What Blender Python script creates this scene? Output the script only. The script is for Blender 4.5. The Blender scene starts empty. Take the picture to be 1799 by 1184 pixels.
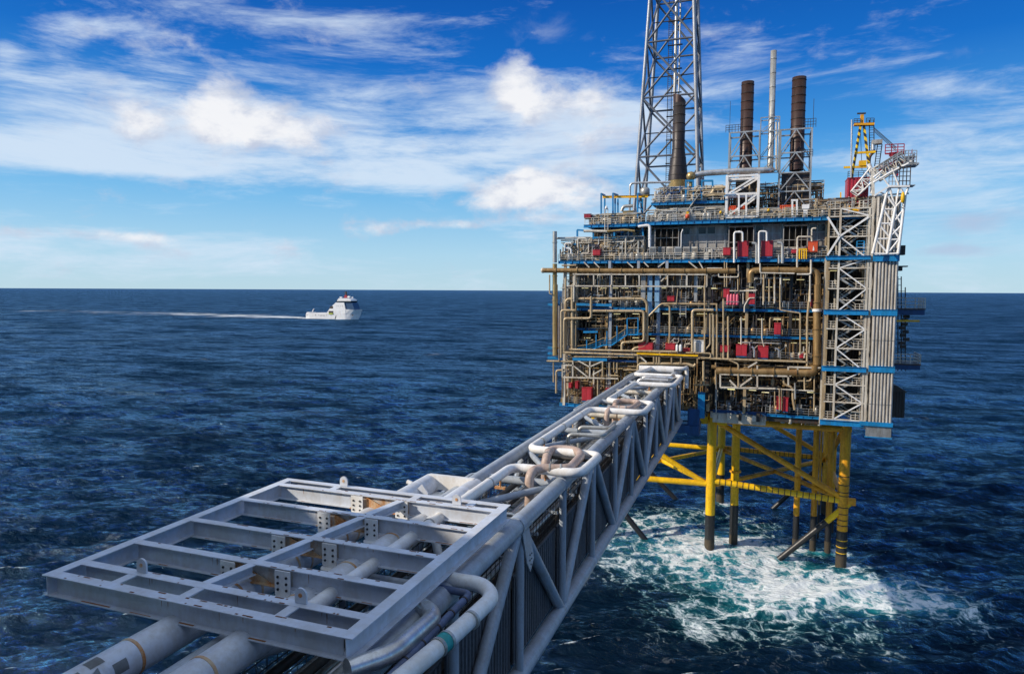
import bpy, math, random
import numpy as np
from mathutils import Vector, Matrix
random.seed(7); rng = np.random.RandomState(11)
R = math.radians
scn = bpy.context.scene

# ---------------- camera, world, sun, exposure ----------------
PHI, PIT, ROLL, H = R(20.06), R(3.93), R(0.28), 45.0
FW = Vector((-math.sin(PHI)*math.cos(PIT), math.cos(PHI)*math.cos(PIT), -math.sin(PIT)))
RT = Vector((math.cos(PHI), math.sin(PHI), 0))
UP = RT.cross(FW)
R2 = RT*math.cos(ROLL)+UP*math.sin(ROLL); U2 = -RT*math.sin(ROLL)+UP*math.cos(ROLL)
CAMO = Vector((0, 0, H))
def ray(x, y): return FW + R2*((x-899.5)/1200) - U2*((y-592)/1200)
def at(ax, c, x, y):            # photograph pixel -> point on the world plane axis=c
    d = ray(x, y); return CAMO + d*((c-CAMO[ax])/d[ax])
cam = bpy.data.cameras.new('camera'); co = bpy.data.objects.new('camera', cam); scn.collection.objects.link(co)
cam.lens = 24.01; cam.sensor_width = 36; cam.clip_start = 0.5; cam.clip_end = 90000
co.matrix_world = Matrix(((R2.x, U2.x, -FW.x, 0), (R2.y, U2.y, -FW.y, 0), (R2.z, U2.z, -FW.z, H), (0, 0, 0, 1)))
scn.camera = co
SUN = Vector((-0.84, -0.54, 0)).normalized(); SEL = R(28.5)
SD = Vector((SUN.x*math.cos(SEL), SUN.y*math.cos(SEL), math.sin(SEL)))
sl = bpy.data.lights.new('sun', 'SUN'); sl.energy = 5.0; sl.angle = R(0.53); sl.color = (1, 0.89, 0.74)
so = bpy.data.objects.new('sun', sl); scn.collection.objects.link(so); so.rotation_euler = SD.to_track_quat('Z', 'Y').to_euler()
scn.view_settings.view_transform = 'Standard'; scn.view_settings.look = 'None'
scn.view_settings.exposure = 0.0; scn.view_settings.gamma = 1
scn.render.engine = 'CYCLES'

class NT:                       # terse node helper
    def __init__(s, t): s.t = t; s.l = t.links
    def n(s, ty, **k):
        nd = s.t.nodes.new(ty)
        for a, b in k.items(): setattr(nd, a, b)
        return nd
    def put(s, sock, v):
        if isinstance(v, bpy.types.NodeSocket): s.l.new(v, sock)
        elif v is not None: sock.default_value = v
    def m(s, op, a, b=None, c=None, clamp=False):
        nd = s.n('ShaderNodeMath', operation=op, use_clamp=clamp)
        s.put(nd.inputs[0], a)
        if b is not None: s.put(nd.inputs[1], b)
        if c is not None: s.put(nd.inputs[2], c)
        return nd.outputs[0]
    def v(s, op, a, b=None):
        nd = s.n('ShaderNodeVectorMath', operation=op); s.put(nd.inputs[0], a)
        if b is not None: s.put(nd.inputs[1], b)
        return nd.outputs['Value'] if op in ('DOT_PRODUCT', 'LENGTH') else nd.outputs[0]
    def noise(s, vec, sc, det=4, rough=.55, dist=0, w=None):
        nd = s.n('ShaderNodeTexNoise'); s.put(nd.inputs['Vector'], vec)
        nd.inputs['Scale'].default_value = sc; nd.inputs['Detail'].default_value = det
        nd.inputs['Roughness'].default_value = rough; nd.inputs['Distortion'].default_value = dist
        return nd.outputs['Fac']
    def mix(s, f, a, b):
        nd = s.n('ShaderNodeMix', data_type='RGBA'); s.put(nd.inputs[0], f)
        s.put(nd.inputs[6], a if not isinstance(a, tuple) else (*a, 1)); s.put(nd.inputs[7], b if not isinstance(b, tuple) else (*b, 1))
        return nd.outputs[2]
    def rng(s, x, a, b, c=0, d=1, smooth=True):
        nd = s.n('ShaderNodeMapRange'); nd.interpolation_type = 'SMOOTHSTEP' if smooth else 'LINEAR'
        s.put(nd.inputs[0], x); 
        for i, q in enumerate((a, b, c, d)): nd.inputs[i+1].default_value = q
        return nd.outputs[0]

def make_world():
    w = bpy.data.worlds.new('World'); scn.world = w; w.use_nodes = True
    t = w.node_tree; t.nodes.clear(); N = NT(t)
    sky = N.n('ShaderNodeTexSky', sky_type='NISHITA'); sky.sun_disc = False
    sky.sun_elevation = SEL; sky.sun_rotation = math.atan2(SD.x, SD.y)
    sky.altitude = 45; sky.air_density = 1.0; sky.dust_density = 0.6; sky.ozone_density = 4.0
    tc = N.n('ShaderNodeTexCoord'); d = tc.outputs['Generated']
    sep = N.n('ShaderNodeSeparateXYZ'); N.put(sep.inputs[0], d); z = sep.outputs[2]
    hs = N.n('ShaderNodeHueSaturation'); N.put(hs.inputs['Color'], sky.outputs[0])
    hs.inputs['Saturation'].default_value = SKY_SAT; hs.inputs['Value'].default_value = SKY_VAL
    cr = N.n('ShaderNodeValToRGB'); N.put(cr.inputs[0], z); el = cr.color_ramp.elements
    for i, (p, c) in enumerate(((0, (.52, .74, .86)), (.05, (.43, .70, .90)), (.13, (.20, .53, .88)), (.21, (.055, .31, .76)), (.30, (.006, .155, .60)), (.42, (.002, .07, .40)), (1, (.01, .06, .25)))):
        e = el[i] if i < 2 else el.new(p)
        e.position = p; e.color = (*c, 1)
    sc_ = N.n('ShaderNodeMix', data_type='RGBA', blend_type='MULTIPLY'); sc_.inputs[0].default_value = 1; N.put(sc_.inputs[6], cr.outputs[0]); sc_.inputs[7].default_value = (10, 10, 10, 1)
    base = N.mix(.12, sc_.outputs[2], hs.outputs[0])
    # cloud layer coordinates: a flat layer far above for the streaks
    zz = N.m('ADD', N.m('MAXIMUM', z, 0.0), 0.10)
    pl = N.n('ShaderNodeCombineXYZ'); N.put(pl.inputs[0], N.m('DIVIDE', sep.outputs[0], zz)); N.put(pl.inputs[1], N.m('DIVIDE', sep.outputs[1], zz))
    def blobs(lst, k=1.0):
        acc = None
        for (x, y, sx, sy, wt) in lst:
            c = Vector(ray(x, y)).normalized(); r = c.cross(Vector((0, 0, 1))).normalized(); u = r.cross(c)
            a = N.v('DOT_PRODUCT', d, tuple(r*(1200/sx/k))); b = N.v('DOT_PRODUCT', d, tuple(u*(1200/sy/k)))
            g = N.m('MULTIPLY_ADD', a, a, N.m('MULTIPLY', b, b))
            g = N.m('MULTIPLY', N.m('EXPONENT', N.m('MULTIPLY', g, -1.0)), wt)
            acc = g if acc is None else N.m('ADD', acc, g)
        return acc
    # streaky high cloud
    mp = N.n('ShaderNodeMapping'); N.put(mp.inputs[0], d); mp.inputs['Rotation'].default_value = (R(3), R(-4), 0); mp.inputs['Scale'].default_value = (1, 1, 5.5)
    n1 = N.noise(mp.outputs[0], 3.8, 11, .66, .35); n1b = N.noise(mp.outputs[0], 1.3, 3, .5, .3)
    hz = blobs(CIRRUS)
    back = N.m('MULTIPLY', N.rng(N.v('DOT_PRODUCT', d, tuple(FW)), .45, -.3), .12); hz = N.m('ADD', hz, back); hz = N.m('ADD', hz, N.rng(z, .48, .75, 0, 1.0))  # cloud added behind and overhead, out of view, to whiten and lift the ambient
    dens = N.m('ADD', N.m('MULTIPLY_ADD', n1, 3.4, -1.85), N.m('MULTIPLY_ADD', n1b, .9, N.m('ADD', hz, -.28)))
    cir = N.rng(dens, 0.14, 1.30, 0, .88)
    col = N.mix(cir, base, CIR_COL)
    # heaped cloud: denser, crisper edges
    sc = N.n('ShaderNodeMapping'); N.put(sc.inputs[0], d); sc.inputs['Scale'].default_value = (1, 1, 1.9)
    n2 = N.noise(sc.outputs[0], 15, 9, .60, .2); n3 = N.noise(sc.outputs[0], 5, 3, .5, .2)
    cz = blobs(CUMULUS, 1.18)
    cd = N.m('ADD', N.m('MULTIPLY_ADD', n2, 3.0, -1.55), N.m('MULTIPLY_ADD', n3, 1.6, -0.8)); cd = N.m('ADD', cd, cz)
    cum = N.rng(cd, 0.22, 1.25)
    off = N.v('ADD', sc.outputs[0], tuple(Vector((SD.x, SD.y, SD.z*3))*-0.014))
    n4 = N.noise(off, 15, 7, .60, .2)
    lit = N.rng(N.m('ADD', N.m('MULTIPLY', N.m('SUBTRACT', n4, n2), 3.0), N.m('MULTIPLY', cd, .62)), 0.15, 1.0)
    col = N.mix(N.m('MULTIPLY', cum, .96), col, N.mix(lit, CUM_DARK, CUM_LIT))
    # grey-violet low banks
    gz = blobs(GREYS); gd = N.rng(N.m('ADD', N.m('MULTIPLY_ADD', N.noise(sc.outputs[0], 12, 7, .6, .3), 1.6, -0.8), gz), 0.35, 1.2, 0, .75)
    col = N.mix(gd, col, GREY_COL)
    bg = N.n('ShaderNodeBackground'); N.put(bg.inputs[0], col); bg.inputs[1].default_value = 0.10
    o = N.n('ShaderNodeOutputWorld'); N.l.new(bg.outputs[0], o.inputs[0])
SKY_SAT, SKY_VAL = 1.30, 1.0
SKY_LOW, SKY_HIGH = (0.85, 1.0, 1.12), (0.32, 0.72, 1.35)
CIR_COL = (6.8, 8.0, 9.4); CUM_DARK = (5.6, 6.2, 7.6); CUM_LIT = (9.2, 9.25, 9.5); GREY_COL = (4.6, 5.5, 7.4)
CIRRUS = [(60, 230, 200, 55, .62), (330, 230, 260, 70, .62), (640, 230, 260, 80, .62), (920, 240, 200, 90, .5), (480, 300, 330, 30, .5), (160, 420, 300, 26, .8), (100, 130, 160, 30, .25), (60, 262, 150, 10, .3), (250, 298, 130, 8, .45), (750, 320, 130, 14, .3),
          (1650, 280, 200, 70, .75), (1720, 330, 160, 40, .4), (640, 60, 230, 35, .35), (1090, 260, 150, 110, .75), (110, 62, 40, 20, .55), (180, 45, 90, 12, .5), (360, 18, 120, 16, .45), (1720, 480, 200, 40, .3), (1720, 150, 130, 20, .35), (1290, 70, 50, 50, .35), (300, 470, 500, 22, .5), (5, 95, 25, 20, .6)]
CUMULUS = [(238, 190, 42, 38, .9), (255, 220, 30, 26, .5), (375, 200, 46, 38, .95), (400, 232, 56, 26, .75), (470, 215, 70, 32, .6), (540, 235, 70, 30, .55), (565, 205, 26, 22, .45), (912, 115, 30, 44, .85), (905, 165, 40, 34, .8), (960, 185, 80, 34, .85), (1045, 165, 50, 30, .8),
           (870, 345, 90, 26, .9), (935, 318, 56, 32, 1.0), (1010, 342, 66, 28, .85), (830, 360, 60, 14, .5), (660, 405, 60, 12, .8), (740, 393, 70, 12, .85), (820, 395, 50, 8, .6), (10, 415, 40, 14, .5), (150, 410, 90, 9, .5), (270, 418, 90, 9, .5), (1110, 250, 70, 60, .42), (980, 255, 90, 40, .45), (920, 385, 50, 8, .5)]
GREYS = [(1080, 290, 60, 40, .35), (520, 250, 80, 22, .35), (1000, 215, 60, 20, .3), (1700, 395, 90, 18, .8), (1740, 440, 120, 14, .6), (1790, 370, 60, 14, .6), (1650, 440, 50, 12, .5), (1690, 90, 80, 22, .45), (960, 60, 130, 40, .5), (700, 45, 120, 30, .35), (785, 463, 22, 5, .45), (900, 385, 60, 10, .4)]
make_world()

# ---------------- materials ----------------
MATS = {}
def paint(name, col, rough=.45, metal=0, rust=0.0, rustcol=(.22, .075, .02), dirt=.25, sc=1.0, streak=True, band=None, spec=.5):
    if name in MATS: return MATS[name]
    m = bpy.data.materials.new(name); m.use_nodes = True; t = m.node_tree; N = NT(t); b = t.nodes['Principled BSDF']
    g = N.n('ShaderNodeNewGeometry').outputs['Position']
    mp = N.n('ShaderNodeMapping'); N.put(mp.inputs[0], g); mp.inputs['Scale'].default_value = (1, 1, .22 if streak else 1)
    n1 = N.noise(mp.outputs[0], 1.3*sc, 7, .65); n2 = N.noise(g, 7*sc, 5, .6); n0 = N.noise(g, .25*sc, 3, .5)
    dk = tuple(c*(1-dirt)*k for c, k in zip(col, (.92, .86, .78))); lt = tuple(min(1, c*(1+.18*dirt)) for c in col)
    c = N.mix(N.rng(N.m('MULTIPLY_ADD', n2, .4, N.m('MULTIPLY', n1, .8)), .42, .78), lt, dk)
    if band:      # (axis, period, colour2): painted warning stripes
        sp = N.n('ShaderNodeSeparateXYZ'); N.put(sp.inputs[0], g); q = N.m('ADD', sp.outputs[2], N.m('MULTIPLY', sp.outputs[0], .9))
        fr = N.m('FRACT', N.m('DIVIDE', q, band[0])); c = N.mix(N.m('GREATER_THAN', fr, .5), c, band[1])
    if rust > 0:
        rn = N.m('ADD', N.m('MULTIPLY', n1, .6), N.m('MULTIPLY_ADD', n2, .3, N.m('MULTIPLY', n0, .25)))
        f = N.rng(rn, .76-.22*rust, .84-.12*rust); f2 = N.rng(rn, .68-.24*rust, .84-.16*rust, 0, .55)
        c = N.mix(f2, c, tuple(min(1, (a*.5+q*1.3)) for a, q in zip(col, rustcol))); c = N.mix(f, c, rustcol)
        N.put(b.inputs['Metallic'], N.m('MULTIPLY', N.m('SUBTRACT', 1.0, f), metal))
    else: b.inputs['Metallic'].default_value = metal
    N.put(b.inputs['Base Color'], c); N.put(b.inputs['Roughness'], N.m('MULTIPLY_ADD', n2, .35, rough-.15))
    b.inputs['Specular IOR Level'].default_value = spec
    bp = N.n('ShaderNodeBump'); bp.inputs['Strength'].default_value = .12; bp.inputs['Distance'].default_value = .03; N.put(bp.inputs['Height'], n2); N.put(b.inputs['Normal'], bp.outputs[0])
    MATS[name] = m; return m
def glow(name, col, st):
    m = bpy.data.materials.new(name); m.use_nodes = True; b = m.node_tree.nodes['Principled BSDF']
    b.inputs['Emission Color'].default_value = (*col, 1); b.inputs['Emission Strength'].default_value = st; b.inputs['Base Color'].default_value = (.8, .8, .7, 1); return m
GREY = paint('grey_paint', (.34, .39, .46), .34, 0, .14, dirt=.14)
FRAMEP = paint('frame_grey_paint', (.60, .65, .74), .34, 0, .12, sc=.6, dirt=.09)
RUSTPLATE = paint('rust_stained_steel', (.50, .38, .24), .6, 0, 1.0, rustcol=(.42, .14, .02), dirt=.4, sc=1.5)
WHITE = paint('white_paint', (.78, .79, .80), .32, 0, .08, dirt=.08)
OLDWHITE = paint('weathered_white', (.62, .58, .50), .45, 0, .3, rustcol=(.3, .14, .04), dirt=.35)
BEIGE = paint('beige_pipe', (.50, .39, .24), .4, .15, .32, rustcol=(.3, .14, .04), dirt=.4)
STEELD = paint('dull_tower_steel', (.15, .17, .21), .45, .2, .1, dirt=.3)
STEELG = paint('tower_leg_steel', (.33, .36, .41), .42, .2, .1, dirt=.3)
GALV = paint('galvanised_steel', (.50, .51, .50), .38, .5, .15, dirt=.35)
SILVER = paint('silver_cladding', (.66, .66, .66), .3, .75, .05, dirt=.25)
BROWN = paint('brown_lagged_pipe', (.38, .24, .10), .4, .45, .25, dirt=.45)
BLUE = paint('blue_paint', (.01, .22, .52), .4, 0, .10, dirt=.25)
DBLUE = paint('dark_blue_paint', (.012, .07, .22), .45, 0, .1, dirt=.3)
LBLUE = paint('pale_blue_panel', (.22, .42, .66), .4, 0, .05)
RED = paint('red_paint', (.47, .03, .045), .42, 0, .08, dirt=.25)
ORANGE = paint('orange_paint', (.72, .10, .03), .45, 0, .1, dirt=.25)
MAROON = paint('maroon_paint', (.33, .02, .04), .42, 0, .08, dirt=.25)
YEL = paint('yellow_paint', (.88, .52, .004), .38, 0, .22, rustcol=(.30, .10, .01), dirt=.3, sc=.5)
YELR = paint('rusty_yellow_paint', (.78, .36, .005), .5, 0, .5, rustcol=(.24, .07, .01), dirt=.4, sc=.5)
GROWTH = paint('marine_growth', (.05, .04, .028), .8, 0, .5, rustcol=(.11, .08, .04), dirt=.5, sc=3)
BLACK = paint('black_coating', (.018, .018, .02), .4, 0, .12, rustcol=(.10, .06, .03))
DARK = paint('dark_steel', (.05, .045, .04), .5, .2, .35, dirt=.4)
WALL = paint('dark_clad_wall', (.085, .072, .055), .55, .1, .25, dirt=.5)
PANEL = paint('grey_cladding_panel', (.40, .39, .37), .5, .1, .2, dirt=.4)
RIB = paint('ribbed_cladding', (.46, .44, .41), .45, .15, .15, dirt=.35)
LOUV = paint('dark_louvre', (.035, .032, .028), .6, 0, .2)
STACKB = paint('brown_stack_steel', (.055, .027, .020), .4, .2, .3, rustcol=(.10, .032, .015), dirt=.4)
STACKD = paint('charcoal_stack_steel', (.035, .027, .026), .45, .2, .15, rustcol=(.06,.03,.02), dirt=.4)
GOLD = paint('gold_insulation', (.50, .36, .16), .35, .6, .15, dirt=.35)
PINKR = paint('pink_rust_pipe', (.47, .36, .31), .5, 0, .28, rustcol=(.42, .19, .13), dirt=.3, sc=.9)
GLASS = paint('dark_glass', (.02, .03, .04), .12, 0, 0, dirt=.1)
TUBEP = paint('patched_tube_paint', (.58, .62, .69), .34, 0, .10, dirt=.12)
STRIPE = paint('yellow_black_stripes', (.85, .56, .01), .45, 0, .1, band=(1.05, (.02, .02, .02)))
CLADD = paint('bridge_cladding', (.10, .105, .12), .5, .1, .1, dirt=.4)
LAMP = glow('lit_tube_lamp', (1, .88, .4), .9)

# ---------------- mesh builder ----------------
class MB:
    def __init__(s): s.v = []; s.f = []; s.sm = []; s.mi = []; s.cur = 0
    def add(s, vs, fs, smooth=False):
        b = len(s.v); s.v += [tuple(p) for p in vs]; s.f += [tuple(i+b for i in f) for f in fs]
        s.sm += [smooth]*len(fs); s.mi += [s.cur]*len(fs); return s
    def box(s, x0, x1, y0, y1, z0, z1):
        v = [(x, y, z) for x in (x0, x1) for y in (y0, y1) for z in (z0, z1)]
        return s.add(v, [(0, 1, 3, 2), (4, 6, 7, 5), (0, 4, 5, 1), (2, 3, 7, 6), (0, 2, 6, 4), (1, 5, 7, 3)])
    def bar(s, a, b, w, h, up=(0, 0, 1)):      # rectangular bar a->b, w across, h along up
        a = Vector(a); b = Vector(b); d = (b-a).normalized(); u = Vector(up)
        if abs(d.dot(u)) > .95: u = Vector((0, 1, 0))
        r = d.cross(u).normalized(); u = r.cross(d)
        v = [p + r*(i*w/2) + u*(j*h/2) for p in (a, b) for i in (-1, 1) for j in (-1, 1)]
        return s.add(v, [(0, 1, 3, 2), (4, 6, 7, 5), (0, 4, 5, 1), (2, 3, 7, 6), (0, 2, 6, 4), (1, 5, 7, 3)])
    def tube(s, pts, r, n=10, bend=0, caps=True, r1=None):
        pts = [Vector(p) for p in pts]
        if bend and len(pts) > 2:
            q = [pts[0]]
            for i in range(1, len(pts)-1):
                p = pts[i]; a = (pts[i-1]-p); b = (pts[i+1]-p); k = min(bend, a.length*.49, b.length*.49)
                A = p+a.normalized()*k; B = p+b.normalized()*k
                for j in range(6):
                    t = j/5; q.append(A*(1-t)**2 + p*(2*t*(1-t)) + B*t*t)
            q.append(pts[-1]); pts = q
        d0 = (pts[1]-pts[0]).normalized(); u = Vector((0, 0, 1)) if abs(d0.z) < .9 else Vector((1, 0, 0))
        nx = d0.cross(u).normalized(); vs = []; L = len(pts)
        for i, p in enumerate(pts):
            d = (pts[min(i+1, L-1)]-pts[max(i-1, 0)])
            d = d.normalized() if d.length > 1e-9 else d0
            nx = (nx - d*nx.dot(d)).normalized(); ny = d.cross(nx)
            rr = r if r1 is None else r+(r1-r)*i/(L-1)
            for k in range(n):
                a = 2*math.pi*k/n; vs.append(p+nx*(rr*math.cos(a))+ny*(rr*math.sin(a)))
        fs = [(i*n+k, i*n+(k+1) % n, (i+1)*n+(k+1) % n, (i+1)*n+k) for i in range(L-1) for k in range(n)]
        s.add(vs, fs, True)
        if caps:
            b = len(s.v); s.v += [tuple(v) for v in vs[:n]]+[tuple(v) for v in vs[-n:]]
            s.f += [tuple(b+n-1-k for k in range(n)), tuple(b+n+k for k in range(n))]; s.sm += [False]*2; s.mi += [s.cur]*2
        return s
    def lathe(s, prof, c, n=20):               # prof [(r,z)] about vertical axis at c
        vs = [(c[0]+r*math.cos(2*math.pi*k/n), c[1]+r*math.sin(2*math.pi*k/n), c[2]+z) for r, z in prof for k in range(n)]
        fs = [(i*n+k, i*n+(k+1) % n, (i+1)*n+(k+1) % n, (i+1)*n+k) for i in range(len(prof)-1) for k in range(n)]
        return s.add(vs, fs, True)
    def prism(s, poly, y0, y1, ax=1):          # polygon in the two other axes, extruded along ax
        n = len(poly); vs = []
        for t in (y0, y1):
            for a, b in poly: vs.append((t, a, b) if ax == 0 else (a, t, b) if ax == 1 else (a, b, t))
        fs = [tuple(range(n)), tuple(range(2*n-1, n-1, -1))]+[(i, i+n, (i+1) % n+n, (i+1) % n) for i in range(n)]
        return s.add(vs, fs)
    def ribbed(s, x0, x1, y, z0, z1, pitch=.3, dep=.12, ax=0, round_=False):   # corrugated sheet facing -Y (ax 0) or +X (ax 1)
        n = max(1, int(round(abs(x1-x0)/pitch))); p = (x1-x0)/n; prof = []
        for i in range(n):
            if round_:
                for j in range(8):
                    t = j/8; prof.append((x0+(i+t)*p, y-dep*abs(math.sin(math.pi*t))**.6))
            else:
                a = x0+i*p; prof += [(a, y), (a+.1*p, y-dep), (a+.5*p, y-dep), (a+.6*p, y)]
        prof.append((x1, y)); L = len(prof)
        vs = [((a, b, z) if ax == 0 else (-b, a, z)) for z in (z0, z1) for a, b in prof]
        return s.add(vs, [(i, i+1, L+i+1, L+i) for i in range(L-1)])
    def rail(s, a, b, h=1.1, r=.035, step=1.6, rows=3):
        a = Vector(a); b = Vector(b); L = (b-a).length; n = max(1, int(round(L/step)))
        for i in range(n+1):
            p = a.lerp(b, i/n); s.bar(p, p+Vector((0, 0, h)), r*1.6, r*1.6)
        for k in range(rows):
            z = Vector((0, 0, h*(k+1)/rows)); s.bar(a+z, b+z, r*1.5, r*1.5)
        return s
    def ladder(s, a, b, w=.45, r=.03, side=(1, 0, 0)):
        a = Vector(a); b = Vector(b); e = Vector(side)*w/2
        s.bar(a-e, b-e, r*2, r*2); s.bar(a+e, b+e, r*2, r*2); n = int((b-a).length/.35)
        for i in range(1, n): p = a.lerp(b, i/n); s.bar(p-e, p+e, r, r)
        return s
    def ibeam(s, a, b, w, h, tf=.04, tw=.03, flip=False):   # top of the beam lies on line a-b
        a = Vector(a); b = Vector(b); z = Vector((0, 0, 1))
        s.bar(a-z*tf/2, b-z*tf/2, w, tf); s.bar(a-z*(h-tf/2), b-z*(h-tf/2), w, tf)
        s.bar(a-z*(h/2), b-z*(h/2), tw, h-2*tf); return s
    def build(s, name, mat, parent=None, label=None):
        mats = mat if isinstance(mat, (list, tuple)) else [mat]
        if not s.v: s.box(0, .01, 0, .01, 0, .01)
        v = np.array(s.v, dtype=float)
        if parent is None: o0 = np.array([(v[:, 0].min()+v[:, 0].max())/2, (v[:, 1].min()+v[:, 1].max())/2, v[:, 2].min()])
        else: o0 = np.array(wl(parent))
        me = bpy.data.meshes.new(name); me.from_pydata([tuple(p) for p in (v-o0)], [], s.f)
        me.polygons.foreach_set('use_smooth', s.sm); me.polygons.foreach_set('material_index', s.mi)
        for m in mats: me.materials.append(m)
        me.update(); o = bpy.data.objects.new(name, me); scn.collection.objects.link(o)
        if parent is not None: o.parent = parent
        else: o.location = o0
        if label: o['label'] = label
        return o
def wl(o):
    p = Vector(o.location)
    while o.parent: o = o.parent; p = p+Vector(o.location)
    return p
def thing(name, label, cat, loc, group=None):
    o = bpy.data.objects.new(name, None); scn.collection.objects.link(o); o.location = loc; o.empty_display_size = .5
    return tag(o, label, cat, group)
def tag(o, label=None, cat=None, group=None, kind=None):
    if label: o['label'] = label
    if cat: o['category'] = cat
    if group: o['group'] = group
    if kind: o['kind'] = kind
    return o
def dup(root, loc, label=None, group=None, sx=None):
    r = root.copy(); scn.collection.objects.link(r); r.location = loc
    if label: r['label'] = label
    if group: r['group'] = group
    def rec(a, b):
        for ch in list(a.children):
            c = ch.copy(); scn.collection.objects.link(c); c.parent = b; rec(ch, c)
    rec(root, r); return r
KR = {1: (950, 300, 5.14), 2: (1250, 300, 4.734), 3: (950, 500, 5.14), 4: (1250, 500, 4.229), 5: (1090, 0, 3.117), 6: (1400, 150, 3.946)}
def K(n, x, y, Y):              # a measured point of enlarged view n, set on the plane y = Y
    d = KR[n]; return at(1, Y, d[0]+x/d[2], d[1]+y/d[2])

# ---------------- the sea ----------------
def sea_material():
    m = bpy.data.materials.new('sea_water'); m.use_nodes = True; t = m.node_tree; N = NT(t); b = t.nodes['Principled BSDF']
    g = N.n('ShaderNodeNewGeometry').outputs['Position']
    at1 = N.n('ShaderNodeAttribute', attribute_name='foam').outputs['Fac']; at2 = N.n('ShaderNodeAttribute', attribute_name='crest').outputs['Fac']
    at3 = N.n('ShaderNodeAttribute', attribute_name='far').outputs['Fac']; at4 = N.n('ShaderNodeAttribute', attribute_name='wake').outputs['Fac']
    fl = N.n('ShaderNodeMapping'); N.put(fl.inputs[0], g); fl.inputs['Scale'].default_value = (1, 1, 0)
    # slow warp of the foam pattern
    wn = N.n('ShaderNodeTexNoise'); N.put(wn.inputs['Vector'], fl.outputs[0]); wn.inputs['Scale'].default_value = .10; wn.inputs['Detail'].default_value = 4
    wv = N.v('MULTIPLY', N.v('SUBTRACT', wn.outputs['Color'], (.5, .5, .5)), (6, 6, 0)); P = N.v('ADD', fl.outputs[0], wv)
    def lace(sc_, w0):
        v = N.n('ShaderNodeTexVoronoi', feature='DISTANCE_TO_EDGE'); N.put(v.inputs['Vector'], P2); v.inputs['Scale'].default_value = sc_; v.inputs['Randomness'].default_value = 1
        return N.m('SUBTRACT', 1.0, N.rng(v.outputs['Distance'], 0.0, w0, smooth=False))
    wn2 = N.n('ShaderNodeTexNoise'); N.put(wn2.inputs['Vector'], fl.outputs[0]); wn2.inputs['Scale'].default_value = .8; wn2.inputs['Detail'].default_value = 5
    P2 = N.v('ADD', P, N.v('MULTIPLY', N.v('SUBTRACT', wn2.outputs['Color'], (.5, .5, .5)), (2.2, 2.2, 0)))
    rid = lace(.28, .22); rid2 = lace(.85, .25)
    big = N.noise(P, .075, 4, .55, .3); fine = N.noise(P, 1.5, 6, .72, .1)
    f = N.m('ADD', N.m('MULTIPLY', rid, .50), N.m('MULTIPLY', rid2, .30)); f = N.m('ADD', f, N.m('MULTIPLY_ADD', big, 1.7, -.85)); f = N.m('ADD', f, N.m('MULTIPLY_ADD', fine, 1.5, -.75))
    f = N.m('ADD', f, N.m('MULTIPLY', at1, .76)); foam = N.rng(f, .78, 1.36); foam = N.m('MULTIPLY', foam, N.rng(at1, .03, .35))
    cn = N.m('ADD', at2, N.m('MULTIPLY_ADD', fine, .7, -.35)); cn = N.m('ADD', cn, N.m('MULTIPLY_ADD', rid2, .25, -.2)); cap = N.rng(cn, 1.02, 1.45, 0, .75)
    wk = N.rng(N.m('ADD', at4, N.m('MULTIPLY_ADD', N.noise(fl.outputs[0], .02, 8, .75), 2.6, -1.3)), .30, .95, 0, .9)
    foam = N.m('MAXIMUM', N.m('MAXIMUM', foam, cap), wk)
    gust = N.noise(fl.outputs[0], .012, 4, .6, .3)
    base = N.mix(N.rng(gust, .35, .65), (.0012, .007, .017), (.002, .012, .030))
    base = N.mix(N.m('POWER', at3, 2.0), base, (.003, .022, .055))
    teal = N.rng(N.m('ADD', at1, N.m('MULTIPLY_ADD', big, 1.4, -.7)), .25, 1.0, 0, .85)
    base = N.mix(teal, base, N.mix(N.rng(at1, .35, .9), (.004, .10, .13), (.012, .24, .28))); base = N.mix(N.rng(f, .55, 1.2, 0, .55), base, N.mix(N.rng(at1, .1, .4), base, (.10, .38, .42)))
    col = N.mix(foam, base, (.80, .86, .88)); pass
    # wavelets finer than the mesh: several octaves, the long ones carry on towards the horizon
    s1 = N.n('ShaderNodeMapping'); N.put(s1.inputs[0], fl.outputs[0]); s1.inputs['Rotation'].default_value = (0, 0, R(-28)); s1.inputs['Scale'].default_value = (.55, 1.35, 1)
    w1 = N.noise(s1.outputs[0], .75, 8, .62, .2); w2 = N.noise(s1.outputs[0], .16, 5, .6, .3); w3 = N.noise(s1.outputs[0], .035, 6, .66, .2)
    hgt = N.m('ADD', N.m('MULTIPLY', w1, 1.0), N.m('MULTIPLY', w2, N.m('MULTIPLY_ADD', at3, 3.4, .3))); hgt = N.m('ADD', hgt, N.m('MULTIPLY', w3, N.m('MULTIPLY', at3, 14.0)))
    hgt = N.m('ADD', hgt, N.m('MULTIPLY', foam, .10))
    bp = N.n('ShaderNodeBump'); bp.inputs['Strength'].default_value = 1; bp.inputs['Distance'].default_value = 1; N.put(bp.inputs['Height'], hgt)
    s2 = N.n('ShaderNodeMapping'); N.put(s2.inputs[0], fl.outputs[0]); s2.inputs['Rotation'].default_value = (0, 0, R(-36)); s2.inputs['Scale'].default_value = (.6, 1.4, 1)
    tn = N.n('ShaderNodeTexNoise'); N.put(tn.inputs['Vector'], s2.outputs[0]); tn.inputs['Scale'].default_value = .016; tn.inputs['Detail'].default_value = 9; tn.inputs['Roughness'].default_value = .80
    tf = N.n('ShaderNodeTexNoise'); N.put(tf.inputs['Vector'], s2.outputs[0]); tf.inputs['Scale'].default_value = .55; tf.inputs['Detail'].default_value = 6; tf.inputs['Roughness'].default_value = .80
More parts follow.
